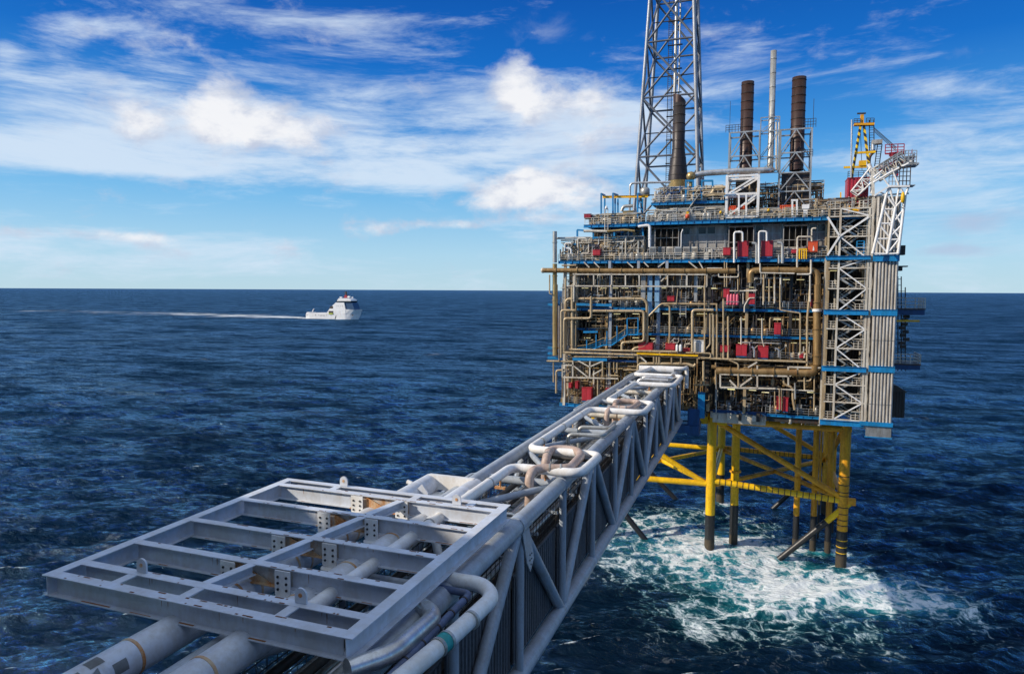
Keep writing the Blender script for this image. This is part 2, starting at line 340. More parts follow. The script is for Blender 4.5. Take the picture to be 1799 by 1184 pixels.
    t1 = N.v('MULTIPLY', N.v('SUBTRACT', tn.outputs['Color'], (.5, .5, .5)), (3.2, 3.2, 0)); t2 = N.v('MULTIPLY', N.v('SUBTRACT', tf.outputs['Color'], (.5, .5, .5)), (1.1, 1.1, 0))
    sc1 = N.n('ShaderNodeVectorMath', operation='SCALE'); N.put(sc1.inputs[0], t1); N.put(sc1.inputs['Scale'], N.rng(at3, .0, .6))
    sc2 = N.n('ShaderNodeVectorMath', operation='SCALE'); N.put(sc2.inputs[0], t2); N.put(sc2.inputs['Scale'], N.rng(at3, 1.0, .4, .1, 1.0))
    nrm = N.v('NORMALIZE', N.v('ADD', bp.outputs[0], N.v('ADD', sc1.outputs[0], sc2.outputs[0])))
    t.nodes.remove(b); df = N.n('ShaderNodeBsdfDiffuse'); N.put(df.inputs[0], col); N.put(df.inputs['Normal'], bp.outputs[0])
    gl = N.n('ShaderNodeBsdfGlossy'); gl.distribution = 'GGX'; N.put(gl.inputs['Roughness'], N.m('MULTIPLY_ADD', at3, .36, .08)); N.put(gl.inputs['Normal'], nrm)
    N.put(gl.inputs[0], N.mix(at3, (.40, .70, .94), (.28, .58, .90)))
    fr_ = N.n('ShaderNodeFresnel'); fr_.inputs[0].default_value = 1.333; N.put(fr_.inputs[1], nrm)
    fac = N.m('MULTIPLY', N.m('MULTIPLY', fr_.outputs[0], N.m('MULTIPLY_ADD', at3, -.25, 1.15)), N.m('SUBTRACT', 1.0, N.m('MULTIPLY', foam, .9)))
    ruff = N.m('MULTIPLY', N.rng(tn.outputs['Fac'], .40, .60, .30, 1.75), N.rng(tf.outputs['Fac'], .36, .64, .35, 1.7))
    s3 = N.n('ShaderNodeMapping'); N.put(s3.inputs[0], fl.outputs[0]); s3.inputs['Rotation'].default_value = (0, 0, R(-30)); s3.inputs['Scale'].default_value = (.45, 1.3, 1)
    mid = N.rng(N.noise(s3.outputs[0], .10, 9, .78, .1), .40, .60, .35, 1.6)
    fac = N.m('MULTIPLY', fac, N.m('MULTIPLY', ruff, mid), clamp=True)
    mx = N.n('ShaderNodeMixShader'); N.put(mx.inputs[0], fac); N.l.new(df.outputs[0], mx.inputs[1]); N.l.new(gl.outputs[0], mx.inputs[2])
    N.l.new(mx.outputs[0], t.nodes['Material Output'].inputs[0])
    return m
LEGXY = [(-7.4, 121.5), (13.4, 121.5), (-3.5, 125.2), (6.8, 126.8), (9.4, 127), (12.2, 128), (-7.1, 149)]
def make_sea():
    nr = 860; u = np.linspace(0, 1, nr)
    dep = np.linspace(math.atan(45/26.), math.atan(45/2600.), nr-80)        # even steps of the angle below the horizon
    rad = np.concatenate([45/np.tan(dep), np.geomspace(2700, 60000, 80)])
    ang = np.concatenate([np.linspace(-180, -75, 50, endpoint=False), np.linspace(-75, 40, 900, endpoint=False), np.linspace(40, 180, 60)])
    A, Rr = np.meshgrid(np.radians(ang), rad, indexing='ij'); X = np.sin(A)*Rr; Y = np.cos(A)*Rr
    dr = np.gradient(rad); sp = np.maximum(dr[None, :]*.7, Rr*np.gradient(np.radians(ang))[:, None])
    Z = np.zeros_like(X); DX = np.zeros_like(X); DY = np.zeros_like(X); J = np.zeros_like(X)
    r = np.random.RandomState(5); wd = R(126)
    for i in range(130):
        lam = 1.2*(42/1.2)**(r.rand()**1.25); k = 2*math.pi/lam
        th = wd + r.randn()*.33; steep = .060 if lam < 4 else .042 if lam < 10 else .017
        a = steep/k*(.5+r.rand()*.8)*(.75 if lam > 25 else 1)
        kx, ky = k*math.cos(th), k*math.sin(th); ph = r.rand()*6.283
        w = np.clip((lam/np.maximum(sp, 1e-3)-2.0)/1.2, 0, 1)*a
        c = np.cos(kx*X+ky*Y+ph); s_ = np.sin(kx*X+ky*Y+ph)
        Z += w*c; DX -= w*math.cos(th)*s_*.9; DY -= w*math.sin(th)*s_*.9; J += w*k*c
    # disturbed water round the legs
    foam = np.zeros_like(X)
    def bump(cx, cy, sx, sy, rot, wt):
        c, s_ = math.cos(R(rot)), math.sin(R(rot)); x = (X-cx)*c+(Y-cy)*s_; y = -(X-cx)*s_+(Y-cy)*c
        return wt*np.exp(-((x/sx)**2+(y/sy)**2))
    for q in ((3, 116, 14, 10, 0, .90), (-8, 121, 10, 10, 0, .6), (16, 111, 12, 7, -20, .6), (-4, 106, 14, 9, 0, .42), (-22, 117, 9, 9, 0, .5), (-24, 130, 16, 10, 0, .35), (-5, 137, 18, 8, 0, .42), (24, 112, 9, 6, 0, .5), (2, 98, 22, 10, 0, .24), (-10, 90, 18, 11, 0, .15), (18, 100, 12, 8, 0, .12)): foam = foam+bump(*q)
    foam = np.clip(foam, 0, 1.15)
    for lx, ly in LEGXY: foam = np.maximum(foam, np.exp(-(((X-lx-1)/2.2)**2+((Y-ly)/2.2)**2))*1.1)
    wake = np.zeros_like(X)
    def seg(p, q, w0, w1, g0, g1):
        d = np.array(q)-np.array(p); L = np.hypot(*d); t = ((X-p[0])*d[0]+(Y-p[1])*d[1])/L**2; tc = np.clip(t, 0, 1)
        ds = np.hypot(X-(p[0]+tc*d[0]), Y-(p[1]+tc*d[1])); w = w0+(w1-w0)*tc; return (g0+(g1-g0)*tc)*np.exp(-(ds/w)**2)
    S0 = (-652, 884); P1 = tuple(at(2, 0, 430, 555))[:2]; P2 = tuple(at(2, 0, 280, 550.5))[:2]; P3 = tuple(at(2, 0, 60, 546))[:2]
    wake = np.maximum.reduce([seg(S0, P1, 16, 62, 1.15, .72), seg(P1, P2, 62, 60, .72, .62), seg(P2, P3, 50, 60, .58, .42), seg((-655, 876), (-562, 876), 5, 4, 1.0, 1.0), seg((-600, 874), (-556, 878), 5, 7, 1.1, .8)])
    crest = np.clip(J*1.6, 0, 1.5)*np.clip(1-Rr/2500, .4, 1)
    far = np.clip((np.log(Rr)-np.log(90))/(np.log(1200)-np.log(90)), 0, 1)
    V = np.stack([X+DX, Y+DY, Z], -1).reshape(-1, 3); na, nn = X.shape
    idx = np.arange(na*nn).reshape(na, nn)
    q = np.stack([idx[:-1, :-1], idx[:-1, 1:], idx[1:, 1:], idx[1:, :-1]], -1).reshape(-1, 4)[:, ::-1]
    cI = len(V); V = np.vstack([V, [[0, 0, 0]]]); tri = np.stack([idx[:-1, 0], idx[1:, 0], np.full(na-1, cI)], -1)[:, ::-1]
    me = bpy.data.meshes.new('sea'); me.vertices.add(len(V)); me.vertices.foreach_set('co', V.ravel().astype(np.float32))
    loops = np.concatenate([q.ravel(), tri.ravel()]); me.loops.add(len(loops)); me.loops.foreach_set('vertex_index', loops.astype(np.int32))
    st = np.concatenate([np.arange(len(q))*4, len(q)*4+np.arange(len(tri))*3]); me.polygons.add(len(st)); me.polygons.foreach_set('loop_start', st.astype(np.int32))
    me.update(calc_edges=True); me.polygons.foreach_set('use_smooth', np.ones(len(st), dtype=bool))
    for nm, arr in (('foam', foam), ('crest', crest), ('far', far), ('wake', wake)):
        a = me.attributes.new(nm, 'FLOAT', 'POINT'); a.data.foreach_set('value', np.append(arr.ravel(), 0).astype(np.float32))
    me.materials.append(sea_material()); me.validate(); o = bpy.data.objects.new('sea', me); scn.collection.objects.link(o)
    tag(o, kind='structure')
make_sea()

# ---------------- host platform behind the camera (out of view, sized to shade the near end of the bridge) ----------------
host = thing('host_platform', 'unseen clad block of the platform the bridge starts from, sized for its shade', 'platform', (-30, -20, 22))
MB().ribbed(-96, 14, -3.2, 22, 62, .6, .15).build('front_wall', PANEL, host)
m = MB().box(-96, 14, -42, -3.5, 22, 62)
m.build('block', PANEL, host)
for x, w, h_ in ((-86, 6, 2.4), (-76, 5, 4.0), (-69, 3, 5.5), (-62, 6, 3.0), (-52, 5, 4.5), (-12, 8, 4.5)): MB().box(x, x+w, -14, -3.4, 62.004, 62+h_).build('shade_module', GREY, host)  # unseen roof blocks added to break up the edge of the cast shade
MB().rail((-96, -3.4, 62), (14, -3.4, 62), 1.2, .05).build('railing', GREY, host)

# ---------------- the bridge ----------------
ZT, ZB, XL, XR = 32.4, 23.9, -17.4, -12.0
BY0, BY1 = 6.0, 112.4
nodes = [34.0+17*i for i in range(-2, 5)]       # top nodes; bottom nodes lie midway
br = thing('truss_bridge', 'long grey tubular truss bridge running out to the platform over the sea', 'bridge', (-14.7, 8, ZB))
for x, tp in ((XL, 'top'), (XR, 'top')): MB().tube([(x, BY0, ZT), (x, 111.5 if x == XR else 110, ZT)], .48, 18).build('top_chord', GREY, br)
for x in (XL, XR): MB().tube([(x, BY0, ZB), (x, BY1, ZB)], .50, 18).build('bottom_chord', GREY, br)
ys = [34+8.5*i for i in range(-3, 10)]
for x, sg in ((XR, 1), (XL, -1)):
    for i, y in enumerate(ys):
        if y < BY1:
            MB().tube([(x+sg*.10, y, ZB+.3), (x+sg*.10, y, ZT-.3)], .24, 12).build('post', GREY, br)
        if i < len(ys)-1:
            top_first = (i+3-3) % 2 == 1 if False else ((i-3) % 2 == 0)
            a, b = ((x, y+.35, ZT-.35), (x, y+8.15, ZB+.35)) if top_first else ((x, y+.35, ZB+.35), (x, y+8.15, ZT-.35))
            if b[1] < BY1+4: MB().tube([a, b], .34, 14).build('diagonal_brace', GREY, br)
for i, y in enumerate(ys):
    if y > BY1: continue
    MB().tube([(XL+.3, y-.3, ZT-.05), (XR-.3, y-.3, ZT-.05)], .27, 14).build('cross_tube', OLDWHITE if i % 2 else GREY, br)
    if i < len(ys)-1 and y+8.5 < BY1+3:
        a, b = ((XL+.2, y, ZT-.1), (XR-.2, y+8.3, ZT-.1)) if i % 2 else ((XR-.2, y, ZT-.1), (XL+.2, y+8.3, ZT-.1))
        MB().tube([a, b], .22, 12).build('plan_brace', GREY, br)
# collars where the chord was joined
for y in (34, 42.5, 63, 72, 84, 98):
    MB().tube([(XR, y-.5, ZT), (XR, y+.5, ZT)], .53, 18).build('chord_collar', GREY, br)
g = MB()
for y in (34,): g.prism([(y-.55, ZT-.1), (y+.5, ZT-.1), (y+1.5, ZT-2.3), (y+.9, ZT-2.9), (y+.3, ZT-2.2)], XR+.36, XR+.42, 0)
gp = g.build('gusset_plate', GREY, br)
g = MB()
for dy, dz in ((.75, -1.9), (1.05, -1.9), (.75, -2.2), (1.05, -2.2), (.95, -2.5)): g.tube([(XR+.42, 34+dy, ZT+dz), (XR+.45, 34+dy, ZT+dz)], .05, 6)
g.build('bolt', BLACK, gp)
# mesh panels and ribbed cladding between the posts, inner floor, deck
for x, sg in ((XR-.40, 1), (XL+.40, -1)):
    for y in ys:
        if y > 108: continue
        y0, y1 = y+.15, min(y+8.35, BY1); m = MB()
        for k in range(6): z = 29.65+k*.42; m.bar((x, y0, z), (x, y1, z), .035, .035)
        n = int((y1-y0)/.55)
        for k in range(n+1): yy = y0+(y1-y0)*k/n; m.bar((x+sg*.05, yy, 29.6), (x+sg*.05, yy, 31.8), .03, .03)
        m.build('mesh_panel', DARK, br)
        m = MB().ribbed(y0, y1, -x if sg > 0 else -x, 24.5, 29.3, .42, .10 if sg > 0 else -.10, 1)
        m.bar((x, y0, 29.35), (x, y1, 29.35), .12, .14); m.bar((x, y0, 24.45), (x, y1, 24.45), .12, .14)
        m.build('cladding_panel', CLADD, br)
MB().box(XL+.6, XR-.6, BY0, BY1, 28.4, 28.5).build('upper_floor', DARK, br)
MB().box(XL+.6, XR-.6, BY0, BY1, 24.2, 24.3).build('lower_floor', DARK, br)
for i, (x, z, r_, mt) in enumerate(((-16.5, 30.9, .22, DARK), (-15.9, 30.6, .17, GALV), (-15.35, 30.9, .2, DARK), (-14.8, 30.6, .15, SILVER), (-14.3, 30.8, .22, GALV), (-13.65, 30.5, .18, DARK), (-13.1, 30.9, .16, BLUE if 0 else GALV), (-16.2, 29.6, .25, SILVER), (-14.9, 29.5, .3, DARK), (-13.6, 29.4, .25, SILVER))):
    MB().tube([(x, BY0, z), (x, 110, z)], r_, 12).build('service_pipe', mt, br)
for y in [26+8.5*i/2 for i in range(20)]:
    m = MB().bar((XL+.4, y, 30.2), (XR-.4, y, 30.2), .16, .18)
    if rng.rand() < .6: x = -16.5+rng.rand()*3; m.bar((x, y, 30.2), (x, y, 31.5), .1, .1); m.bar((x-.5, y, 31.5), (x+.9, y, 31.5), .1, .1)
    m.build('pipe_support', GREY, br)
for i in range(22):     # short bends, valves and branch lines down between the chords
    y = 36+i*3.4+rng.rand()*2; x = -16.6+rng.rand()*3.4; m = MB(); r_ = .08+.10*rng.rand()
    k = rng.randint(3)
    if k == 0: m.tube([(x, y, 29.5), (x, y, 31.6), (x+1.2*rng.rand()+.5, y+.3, 31.6), (min(x+1.9, -13), y+.3, 29.5)], r_, 10, .4)
    elif k == 1: m.tube([(x, y, 31.3), (x, y+2.5, 31.3), (x+.8, y+3.2, 31.3), (x+.8, y+4.5, 31.3)], r_, 10, .4)
    else: m.tube([(x, y, 29.6), (x, y, 31.9)], .16, 10); m.tube([(x, y, 31.9), (x, y, 32.0)], .28, 10); m.tube([(x-.3, y, 30.9), (x+.3, y, 30.9)], .12, 8)
    m.build('branch_pipe', (GALV, SILVER, WHITE)[rng.randint(3)], br)
m = MB().tube([(-15.5, 71, 31.9), (-15.5, 71.8, 31.7)], .28, 12); m.build('yellow_valve', YEL, br)
# brackets projecting on the sea side
for y in (36, 71, 100):
    m = MB()
    for a, b in (((XL-.4, y, ZT-.6), (XL-1.7, y+1.5, ZT-.6)), ((XL-1.7, y+1.5, ZT-.6), (XL-1.7, y+8, ZT-.6)), ((XL-1.7, y+8, ZT-.6), (XL-.4, y+9.5, ZT-.6)), ((XL-.4, y+4.5, ZT-.6), (XL-1.7, y+4.5, ZT-.6))): m.bar(a, b, .22, .3)
    m.build('side_bracket', GREY, br)
MB().tube([(XL+.1, 104, ZT+.7), (XR-.2, 104.6, ZT+.7)], .55, 16).build('end_drum', WHITE, br)

# the white pipe that zigzags over the bridge in expansion loops
PZ = 33.25; P = [(-15.3, 20.0, PZ), (-15.35, 42.1, PZ), (-10.65, 42.1, PZ), (-10.55, 47.4, PZ), (-15.9, 47.4, PZ), (-15.75, 65.6, PZ), (-10.4, 65.6, PZ), (-10.4, 71.5, PZ), (-15.2, 71.5, PZ), (-14.9, 86, PZ), (-10.0, 86, PZ), (-10.0, 95.5, PZ), (-16.5, 95.5, PZ), (-15.3, 105.6, PZ), (-10.6, 105.6, PZ), (-10.6, 108, PZ), (-10.6, 108, 30)]
o = MB().tube(P[:14]+P[14:], .30, 16, .95).build('expansion_loop_pipe', WHITE); tag(o, 'white pipe zigzagging in square loops along the top of the bridge', 'pipe')
for i, (x, y) in enumerate(((-15.3, 33), (-15.35, 39), (-13, 42.1), (-15.8, 55), (-15.8, 61), (-13, 65.6), (-15, 78), (-10.3, 91))):
    pass
m = MB()
for x, y in ((-15.3, 33.7), (-15.35, 40), (-13, 42.1), (-15.85, 51), (-15.8, 59.5), (-13, 65.6), (-15, 76.5), (-13, 86)): m.tube([(x, y, 32.5), (x, y, PZ-.2)], .07, 8); m.box(x-.35, x+.35, y-.12, y+.12, 32.35, 32.5)
m.build('pipe_shoe', RUSTPLATE, o)
m = MB()
for y in (30, 38, 50, 56, 62, 75, 82): x = -15.35 if y < 45 else -15.8 if y < 66 else -15.1; m.tube([(x, y, PZ), (x, y+.12, PZ)], .33, 16)
m.build('clamp_band', GALV, o)
o = MB().tube([(-10.9, 43, 33.0), (-10.9, 46.6, 33.0), (-14.9, 46.6, 33.0)], .13, 10, .5).build('insulated_hose', DARK); tag(o, 'thin black ringed hose tucked inside the nearest white pipe loop', 'hose')
for i, (pts, r_, lab) in enumerate((([(931, 866, 32.2), (930, 832, 33.3), (945, 822, 33.4), (1000, 824, 33.4), (1022, 800, 33.4), (1012, 790, 33.4), (968, 788, 33.4), (958, 806, 33.2), (960, 835, 32.0)], .30, 'nearest rust stained pink grey pipe loop rising out of the bridge'), ([(1065, 735, 31.8), (1066, 722, 33.3), (1075, 716, 33.4), (1108, 718, 33.4), (1123, 708, 33.4), (1116, 705, 33.4), (1083, 704, 33.4), (1080, 712, 33.2), (1081, 724, 32)], .27, 'farther rust stained pink grey pipe loop, halfway along the bridge'))):
    p = [at(2, z, x, y) for x, y, z in pts]; p[0] = Vector((p[1].x, p[1].y, 30)); p[-1] = Vector((p[-2].x, p[-2].y, 30))
    o = MB().tube(p, r_, 16, .8).build('rust_stained_pipe_loop', PINKR); tag(o, lab, 'pipe loop')
    for k in (2, 6):
        a_, b_ = p[k], p[k+1]
        for f in (.35, .7): q = a_.lerp(b_, f); MB().tube([q, q+(b_-a_).normalized()*.1], r_+.03, 16).build('weld_band', GALV, o)
for i, (pts, lab) in enumerate((([(997, 775, 32.2), (998, 763, 33.1), (1060, 765, 33.1), (1075, 752, 33.1), (1080, 748, 33.1)], 'nearer dull silver pipe loop lying across the bridge behind the second white bend'), ([(1016, 760, 32.2), (1017, 750, 33.1), (1070, 752, 33.1), (1080, 742, 33.1)], 'second dull silver pipe loop across the bridge, just beyond the first'))):
    p = [at(2, z, x, y) for x, y, z in pts]; p[0] = Vector((p[1].x, p[1].y, 30.5)); o = MB().tube(p, .17, 12, .45).build('silver_pipe_loop', GALV); tag(o, lab, 'pipe loop')
o = MB().tube([(-14.9, 92, 31), (-14.9, 92, 33.4), (-11.0, 92, 33.4), (-11.0, 94, 33.4)], .34, 14, .8).tube([(-15.2, 90.2, 31), (-15.2, 90.2, 33.3), (-11.2, 90.2, 33.3)], .26, 14, .8).build('silver_pipe_loop', SILVER); tag(o, 'pair of bright silver pipes lying side by side across the far end of the bridge', 'pipe loop')
# pipes at the near end beside the landing frame
o = MB().tube([(-14.5, 26.6, 32.7)]+[at(2, 32.9, *q) for q in ((800, 1020), (846, 1025), (868, 1048), (800, 1112), (700, 1195), (500, 1370))], .31, 18, .7)
o = o.build('white_bypass_pipe', WHITE); tag(o, 'thick pale pipe curving round beside the near corner of the landing frame', 'pipe')
wa, wb = at(2, 32.9, 800, 1112), at(2, 32.9, 700, 1195)
m = MB().tube([wa.lerp(wb, .18), wa.lerp(wb, .30)], .325, 18); m.build('teal_band', paint('teal_paint', (.02, .35, .36), .5, 0, .2), o)
for q in (.15, .31, -.35): MB().tube([wa.lerp(wb, q), wa.lerp(wb, q+.04)], .35, 18).build('clamp_band', GALV, o)
ha, hb = at(2, 32.75, 826, 1043), at(2, 32.75, 690, 1184); hc = ha.lerp(hb, 3.2)
o = MB().tube([at(2, 32.75, 750, 1028), ha, hc], .15, 12, .3).build('blue_grey_hose', paint('slate_blue', (.10, .14, .26), .4, 0, .05)); tag(o, 'slim slate blue ringed pipe between the thick pale pipe and the silver elbow', 'pipe')
for k in range(14): MB().tube([ha.lerp(hc, .03+k*.06), ha.lerp(hc, .034+k*.06)], .17, 12).build('clamp_band', DARK, o)
o = MB().tube([at(2, 32.4, 722, 1072), at(2, 32.9, 738, 1062), at(2, 32.95, 766, 1082), at(2, 33.05, 690, 1148), at(2, 33.1, 610, 1175)], .33, 18, .6).build('silver_elbow_pipe', SILVER); tag(o, 'fat silver clad pipe elbow under the right corner of the landing frame', 'pipe')

# big patched tubes under the landing frame
for i, (x, lab) in enumerate(((-19.4, 'left of the two fat patched white tubes under the landing frame'), (-16.35, 'right of the two fat patched white tubes under the landing frame'))):
    o = MB().tube([(x, 4, 32.75), (x, 38.3, 32.75)], .62, 28).build('telescopic_tube', TUBEP); tag(o, lab, 'tube')
    for y in (16.2, 20.9, 21.9, 24.3, 25.2, 28.0, 29, 33): MB().tube([(x, y, 32.75), (x, y+.12, 32.75)], .635, 28).build('rust_band', RUSTPLATE, o)
    m = MB()
    for y in (35.6, 14.5, 12.6):
        m.prism([(x+.35, 33.1), (x+.75, 33.5), (x+1.15, 33.0), (x+1.0, 32.3), (x+.6, 32.5)], y, y+.08, 1)
    m.build('fin', TUBEP, o)
    m = MB()       # bare primer patches of irregular block shape
    for (y, a0, a1, L) in ((13.4, 20, 75, .9), (12.3, 40, 110, .7), (14.6, 60, 95, .5), (11.0, 10, 60, 1.2), (15.2, 5, 40, .5)):
        n = 8; vs = []
        for yy in (y, y+L):
            for k in range(n+1): t = R(a0+(a1-a0)*k/n); vs.append((x+.626*math.cos(t), yy, 32.75+.626*math.sin(t)))
        m.add(vs, [(k, k+1, n+2+k, n+1+k) for k in range(n)], True)
    m.build('bare_patch', paint('bare_primer', (.16, .17, .17), .6), o)
m = MB().bar((-19.4, 38.1, 32.95), (-16.35, 38.1, 32.95), .3, .9).bar((-19.4, 37.3, 32.3), (-16.35, 37.3, 32.3), 1.4, .12)
m.tube([(-20.1, 37.0, 33.0), (-20.4, 37.0, 33.1)], .14, 10)
o = m.build('tube_end_yoke', WHITE); tag(o, 'white yoke plate closing the far ends of the two fat tubes', 'yoke')

# ---------------- the steel landing frame in the foreground ----------------
FZ, FH = 34.0, .80
fx0, fx1, fy0, fy1 = -25.7, -11.85, 17.85, 32.35
fr = thing('steel_landing_frame', 'large pale grey open frame of welded I beams with rust streaks, filling the foreground', 'steel frame', (-18.8, 25, FZ-FH))
def ib(nm, a, b, w, h, mat=FRAMEP): return MB().ibeam(a, b, w, h).build(nm, mat, fr)
ib('edge_beam', (fx0+.22, fy0, FZ), (fx0+.22, fy1, FZ), .48, FH); ib('edge_beam', (fx1-.22, fy0, FZ), (fx1-.22, fy1, FZ), .48, FH)
xi0, xi1 = fx0+.46, fx1-.46
ib('edge_beam', (xi0, fy0+.24, FZ-.003), (xi1, fy0+.24, FZ-.003), .48, FH-.006); ib('edge_beam', (xi0, fy1-.2, FZ-.003), (xi1, fy1-.2, FZ-.003), .40, FH-.006)
rows = [19.3, 21.75, 24.85, 28.25, 31.2]
XM = -18.9
for y in rows: ib('cross_beam', (xi0, y, FZ-.003), (xi1, y, FZ-.003), .42, FH-.006)
yy = [fy0+.48]+rows+[fy1-.4]
for a, b in zip(rows[:-1], rows[1:]):
    x0 = XM+(a-21.9)*.155; x1 = XM+(b-21.9)*.155
    MB().ibeam((x0, a+.21, FZ-.006), (x1, b-.21, FZ-.006), .40, .42).build('middle_beam', FRAMEP, fr)
for y0, y1, xs in ((fy0+.48, 19.09, (-22.5, -19.2, -15.0)), (31.41, fy1-.4, (-22.0, -17.0, -13.8))):
    for x in xs: MB().bar((x, y0, FZ-.035), (x, y1, FZ-.035), .42, .05).build('spacer_plate', FRAMEP, fr)
for y in rows[1:]:          # hangers: bolted plates that carry each beam on the tubes below, rusty knee plates
    for x in (-20.1, -17.4):
        w = .36
        h_ = MB().prism([(x-w, FZ-.05), (x+w, FZ-.05), (x+w, FZ-1.0), (x+w*.7, FZ-1.15), (x+w, FZ-1.6), (x-w, FZ-1.6), (x-w*.7, FZ-1.15), (x-w, FZ-1.0)], y-.30, y-.25, 1).build('hanger_plate', WHITE, fr)
        for dx in (-.2, .2):
            for dz in (.3, .55, .8): MB().tube([(x+dx, y-.34, FZ-dz), (x+dx, y-.30, FZ-dz)], .055, 6).build('bolt', BLACK, h_)
        m = MB().tube([(x, y-.25, 32.9), (x, y-.25, 32.35)], .40, 14); m.build('saddle', WHITE, fr)
    MB().prism([(-19.6, FZ-.1), (-19.6, FZ-.76), (-18.0, FZ-.76)], y-.12, y-.08, 1).build('knee_plate', RUSTPLATE, fr)
    MB().box(-20.6, -17.75, y-.26, y-.02, FZ-.79, FZ-.755).build('stained_flange', RUSTPLATE, fr)
    MB().box(-20.45, -17.1, y-.024, y-.019, FZ-.74, FZ-.06).build('stained_web', paint('stained_web_paint', (.52, .50, .46), .5, 0, .8, rustcol=(.36, .16, .04), dirt=.3, sc=1.3), fr)
for x, y in ((-22.3, 19.35), (-14.9, 19.35), (-21.7, 32.1), (-14.4, 31.3)):
    l = MB(); n = 12; pts = [(x-.24, FZ+.02)]+[(x+.24*math.cos(t)*-1, FZ+.32+.24*math.sin(t)) for t in [math.pi*k/8 for k in range(9)]]+[(x+.24, FZ+.02)]
    l.prism(pts, y-.04, y+.04, 1); lo = l.build('lifting_lug', FRAMEP, fr)
    MB().tube([(x, y-.06, FZ+.30), (x, y+.06, FZ+.30)], .08, 10).build('pin', RUSTPLATE, lo)
m = MB()
for y in rows+[fy0+.24]:      # rust runs down the beam webs, from under the flange
    for q in range(7):
        x = fx0+1.2+rng.rand()*11.5; L = .10+.35*rng.rand(); w = .015+.03*rng.rand()
        m.prism([(x, FZ-.06), (x+w, FZ-.06), (x+w*.6, FZ-.06-L), (x+w*.3, FZ-.06-L*1.1)], y-.019, y-.016, 1)
    for q in range(6):        # stains lying on the bottom flange
        x = fx0+1.0+rng.rand()*12; m.box(x, x+.2+.9*rng.rand()**2, y-.20, y-.10-.06*rng.rand(), FZ-FH+.036, FZ-FH+.044)
tag(m.build('rust_run', paint('rust_orange', (.34, .14, .035), .75), fr), kind='stuff')
m = MB()
for k in range(130):         # chipped rust spots and streaks along the flanges: thin scale plates
    y = [fy0+.08, fy0+.42]+[r+q for r in rows for q in (-.17, .15)]
    yv = y[rng.randint(len(y))]; xv = xi0+.5+rng.rand()*12.4; L = .05+.30*rng.rand()**2
    if rng.rand() < .5: xv = -20+rng.rand()*4.5
    m.box(xv, xv+L, yv-.02-.03*rng.rand(), yv+.03, FZ-.001, FZ+.004)
tag(m.build('rust_scale', paint('rust_brown', (.16, .055, .015), .8), fr), kind='stuff')
# machinery half hidden below the frame
m = MB().lathe([(.0, 0), (1.1, 0), (1.1, .9), (.9, 1.1), (0, 1.1)], (-18, 13.5, 30.5), 24)
o = m.build('winch_drum', DARK); tag(o, 'dark round drum in the shade under the near beam of the landing frame', 'drum')
for i, x in enumerate((-15.3, -14.0)):
    o = MB().box(x, x+.5, 15.2, 15.9, 28.6, 32.3).box(x-.2, x+.7, 15.1, 16.0, 32.3, 32.42).build('support_post', GREY); tag(o, ('left' if i == 0 else 'right')+' of two stub posts in the dark below the near beam', 'post')

# ---------------- the jacket: yellow legs standing in the sea ----------------
jk = thing('steel_jacket', 'yellow tubular steel jacket with black feet carrying the platform above the foam', 'jacket', (3, 135, 0))
def leg(x, y, r, ztop, zb, name, rusty=False, bx=0, rings=()):
    m = MB(); m.cur = 0; m.tube([(x, y, zb), (x, y, ztop)], r, 22); m.cur = 1; m.tube([(x, y, 1.9), (x, y, zb)], r*1.03, 22); m.cur = 2; m.tube([(x, y, -3), (x, y, 1.9)], r*1.06, 22); m.cur = 1
    for z in rings: m.tube([(x, y, z), (x, y, z+.12)], r*1.05, 22)
    return m.build(name, [YELR if rusty else YEL, BLACK, GROWTH], jk)
J = 121.5
leg(-7.45, J, .80, 23.6, 6.2, 'leg'); leg(13.4, J, .80, 23.4, 6.0, 'leg', True, rings=(15, 13.6, 12.4, 11.8, 9.9, 8.8, 7.8, 6.9))
leg(-28, J, .80, 23.4, 6.2, 'leg'); leg(-7.2, 149.5, .80, 23.4, 6.2, 'leg'); leg(13.2, 149.5, .80, 23.4, 6.2, 'leg', True); leg(-28, 149.5, .8, 23.4, 6.2, 'leg')
for z in (4.4, 3.3, 2.3): MB().tube([(13.4, J, z), (13.4, J, z+.12)], .84, 22).build('yellow_ring', YEL, jk)
for x, y, r_, zb, n in ((-3.6, 125.4, .70, 7.2, 'riser'), (6.7, 127, .5, 6.0, 'conductor'), (9.5, 127.2, .5, 6.2, 'conductor'), (11.9, 127.6, .5, 6.0, 'conductor'), (10.9, 135, .2, 6.0, 'conductor'), (13.6, 139, .3, 6.0, 'conductor')):
    leg(x, y, r_, 23.4, zb, n, x > 5)
for x, y, r_, z in ((-3.6, 125.4, 1.0, 13.1), (6.7, 127, .68, 12.4), (9.5, 127.2, .68, 12.2)): MB().tube([(x, y, z), (x, y, z+.35)], r_, 20).build('guide_collar', YELR, jk)
def brace(a, b, r_, mat=YEL, name='brace', rings=0, foot=None, rc=BLACK):
    m = MB(); a = Vector(a); b = Vector(b); m.cur = 0
    if foot is not None:
        t = (foot-a.z)/(b.z-a.z); c = a.lerp(b, t); m.tube([a, c], r_, 18); m.cur = 1; m.tube([c, b], r_*1.03, 18)
    else: m.tube([a, b], r_, 18)
    m.cur = 1; d = (b-a).normalized()
    for k in range(rings): p = a.lerp(b, (k+.5)/rings); m.tube([p, p+d*.13], r_*1.06, 18)
    return m.build(name, [mat, rc], jk)
brace((-7.45, J, 12.2), (13.4, J, 10.9), .52, rings=22, name='horizontal_brace')
brace((-28, J, 11.2), (-7.45, J, 11.6), .52, name='horizontal_brace'); brace((-28, 149.5, 11.6), (-7.2, 149.5, 11.6), .5, name='horizontal_brace')
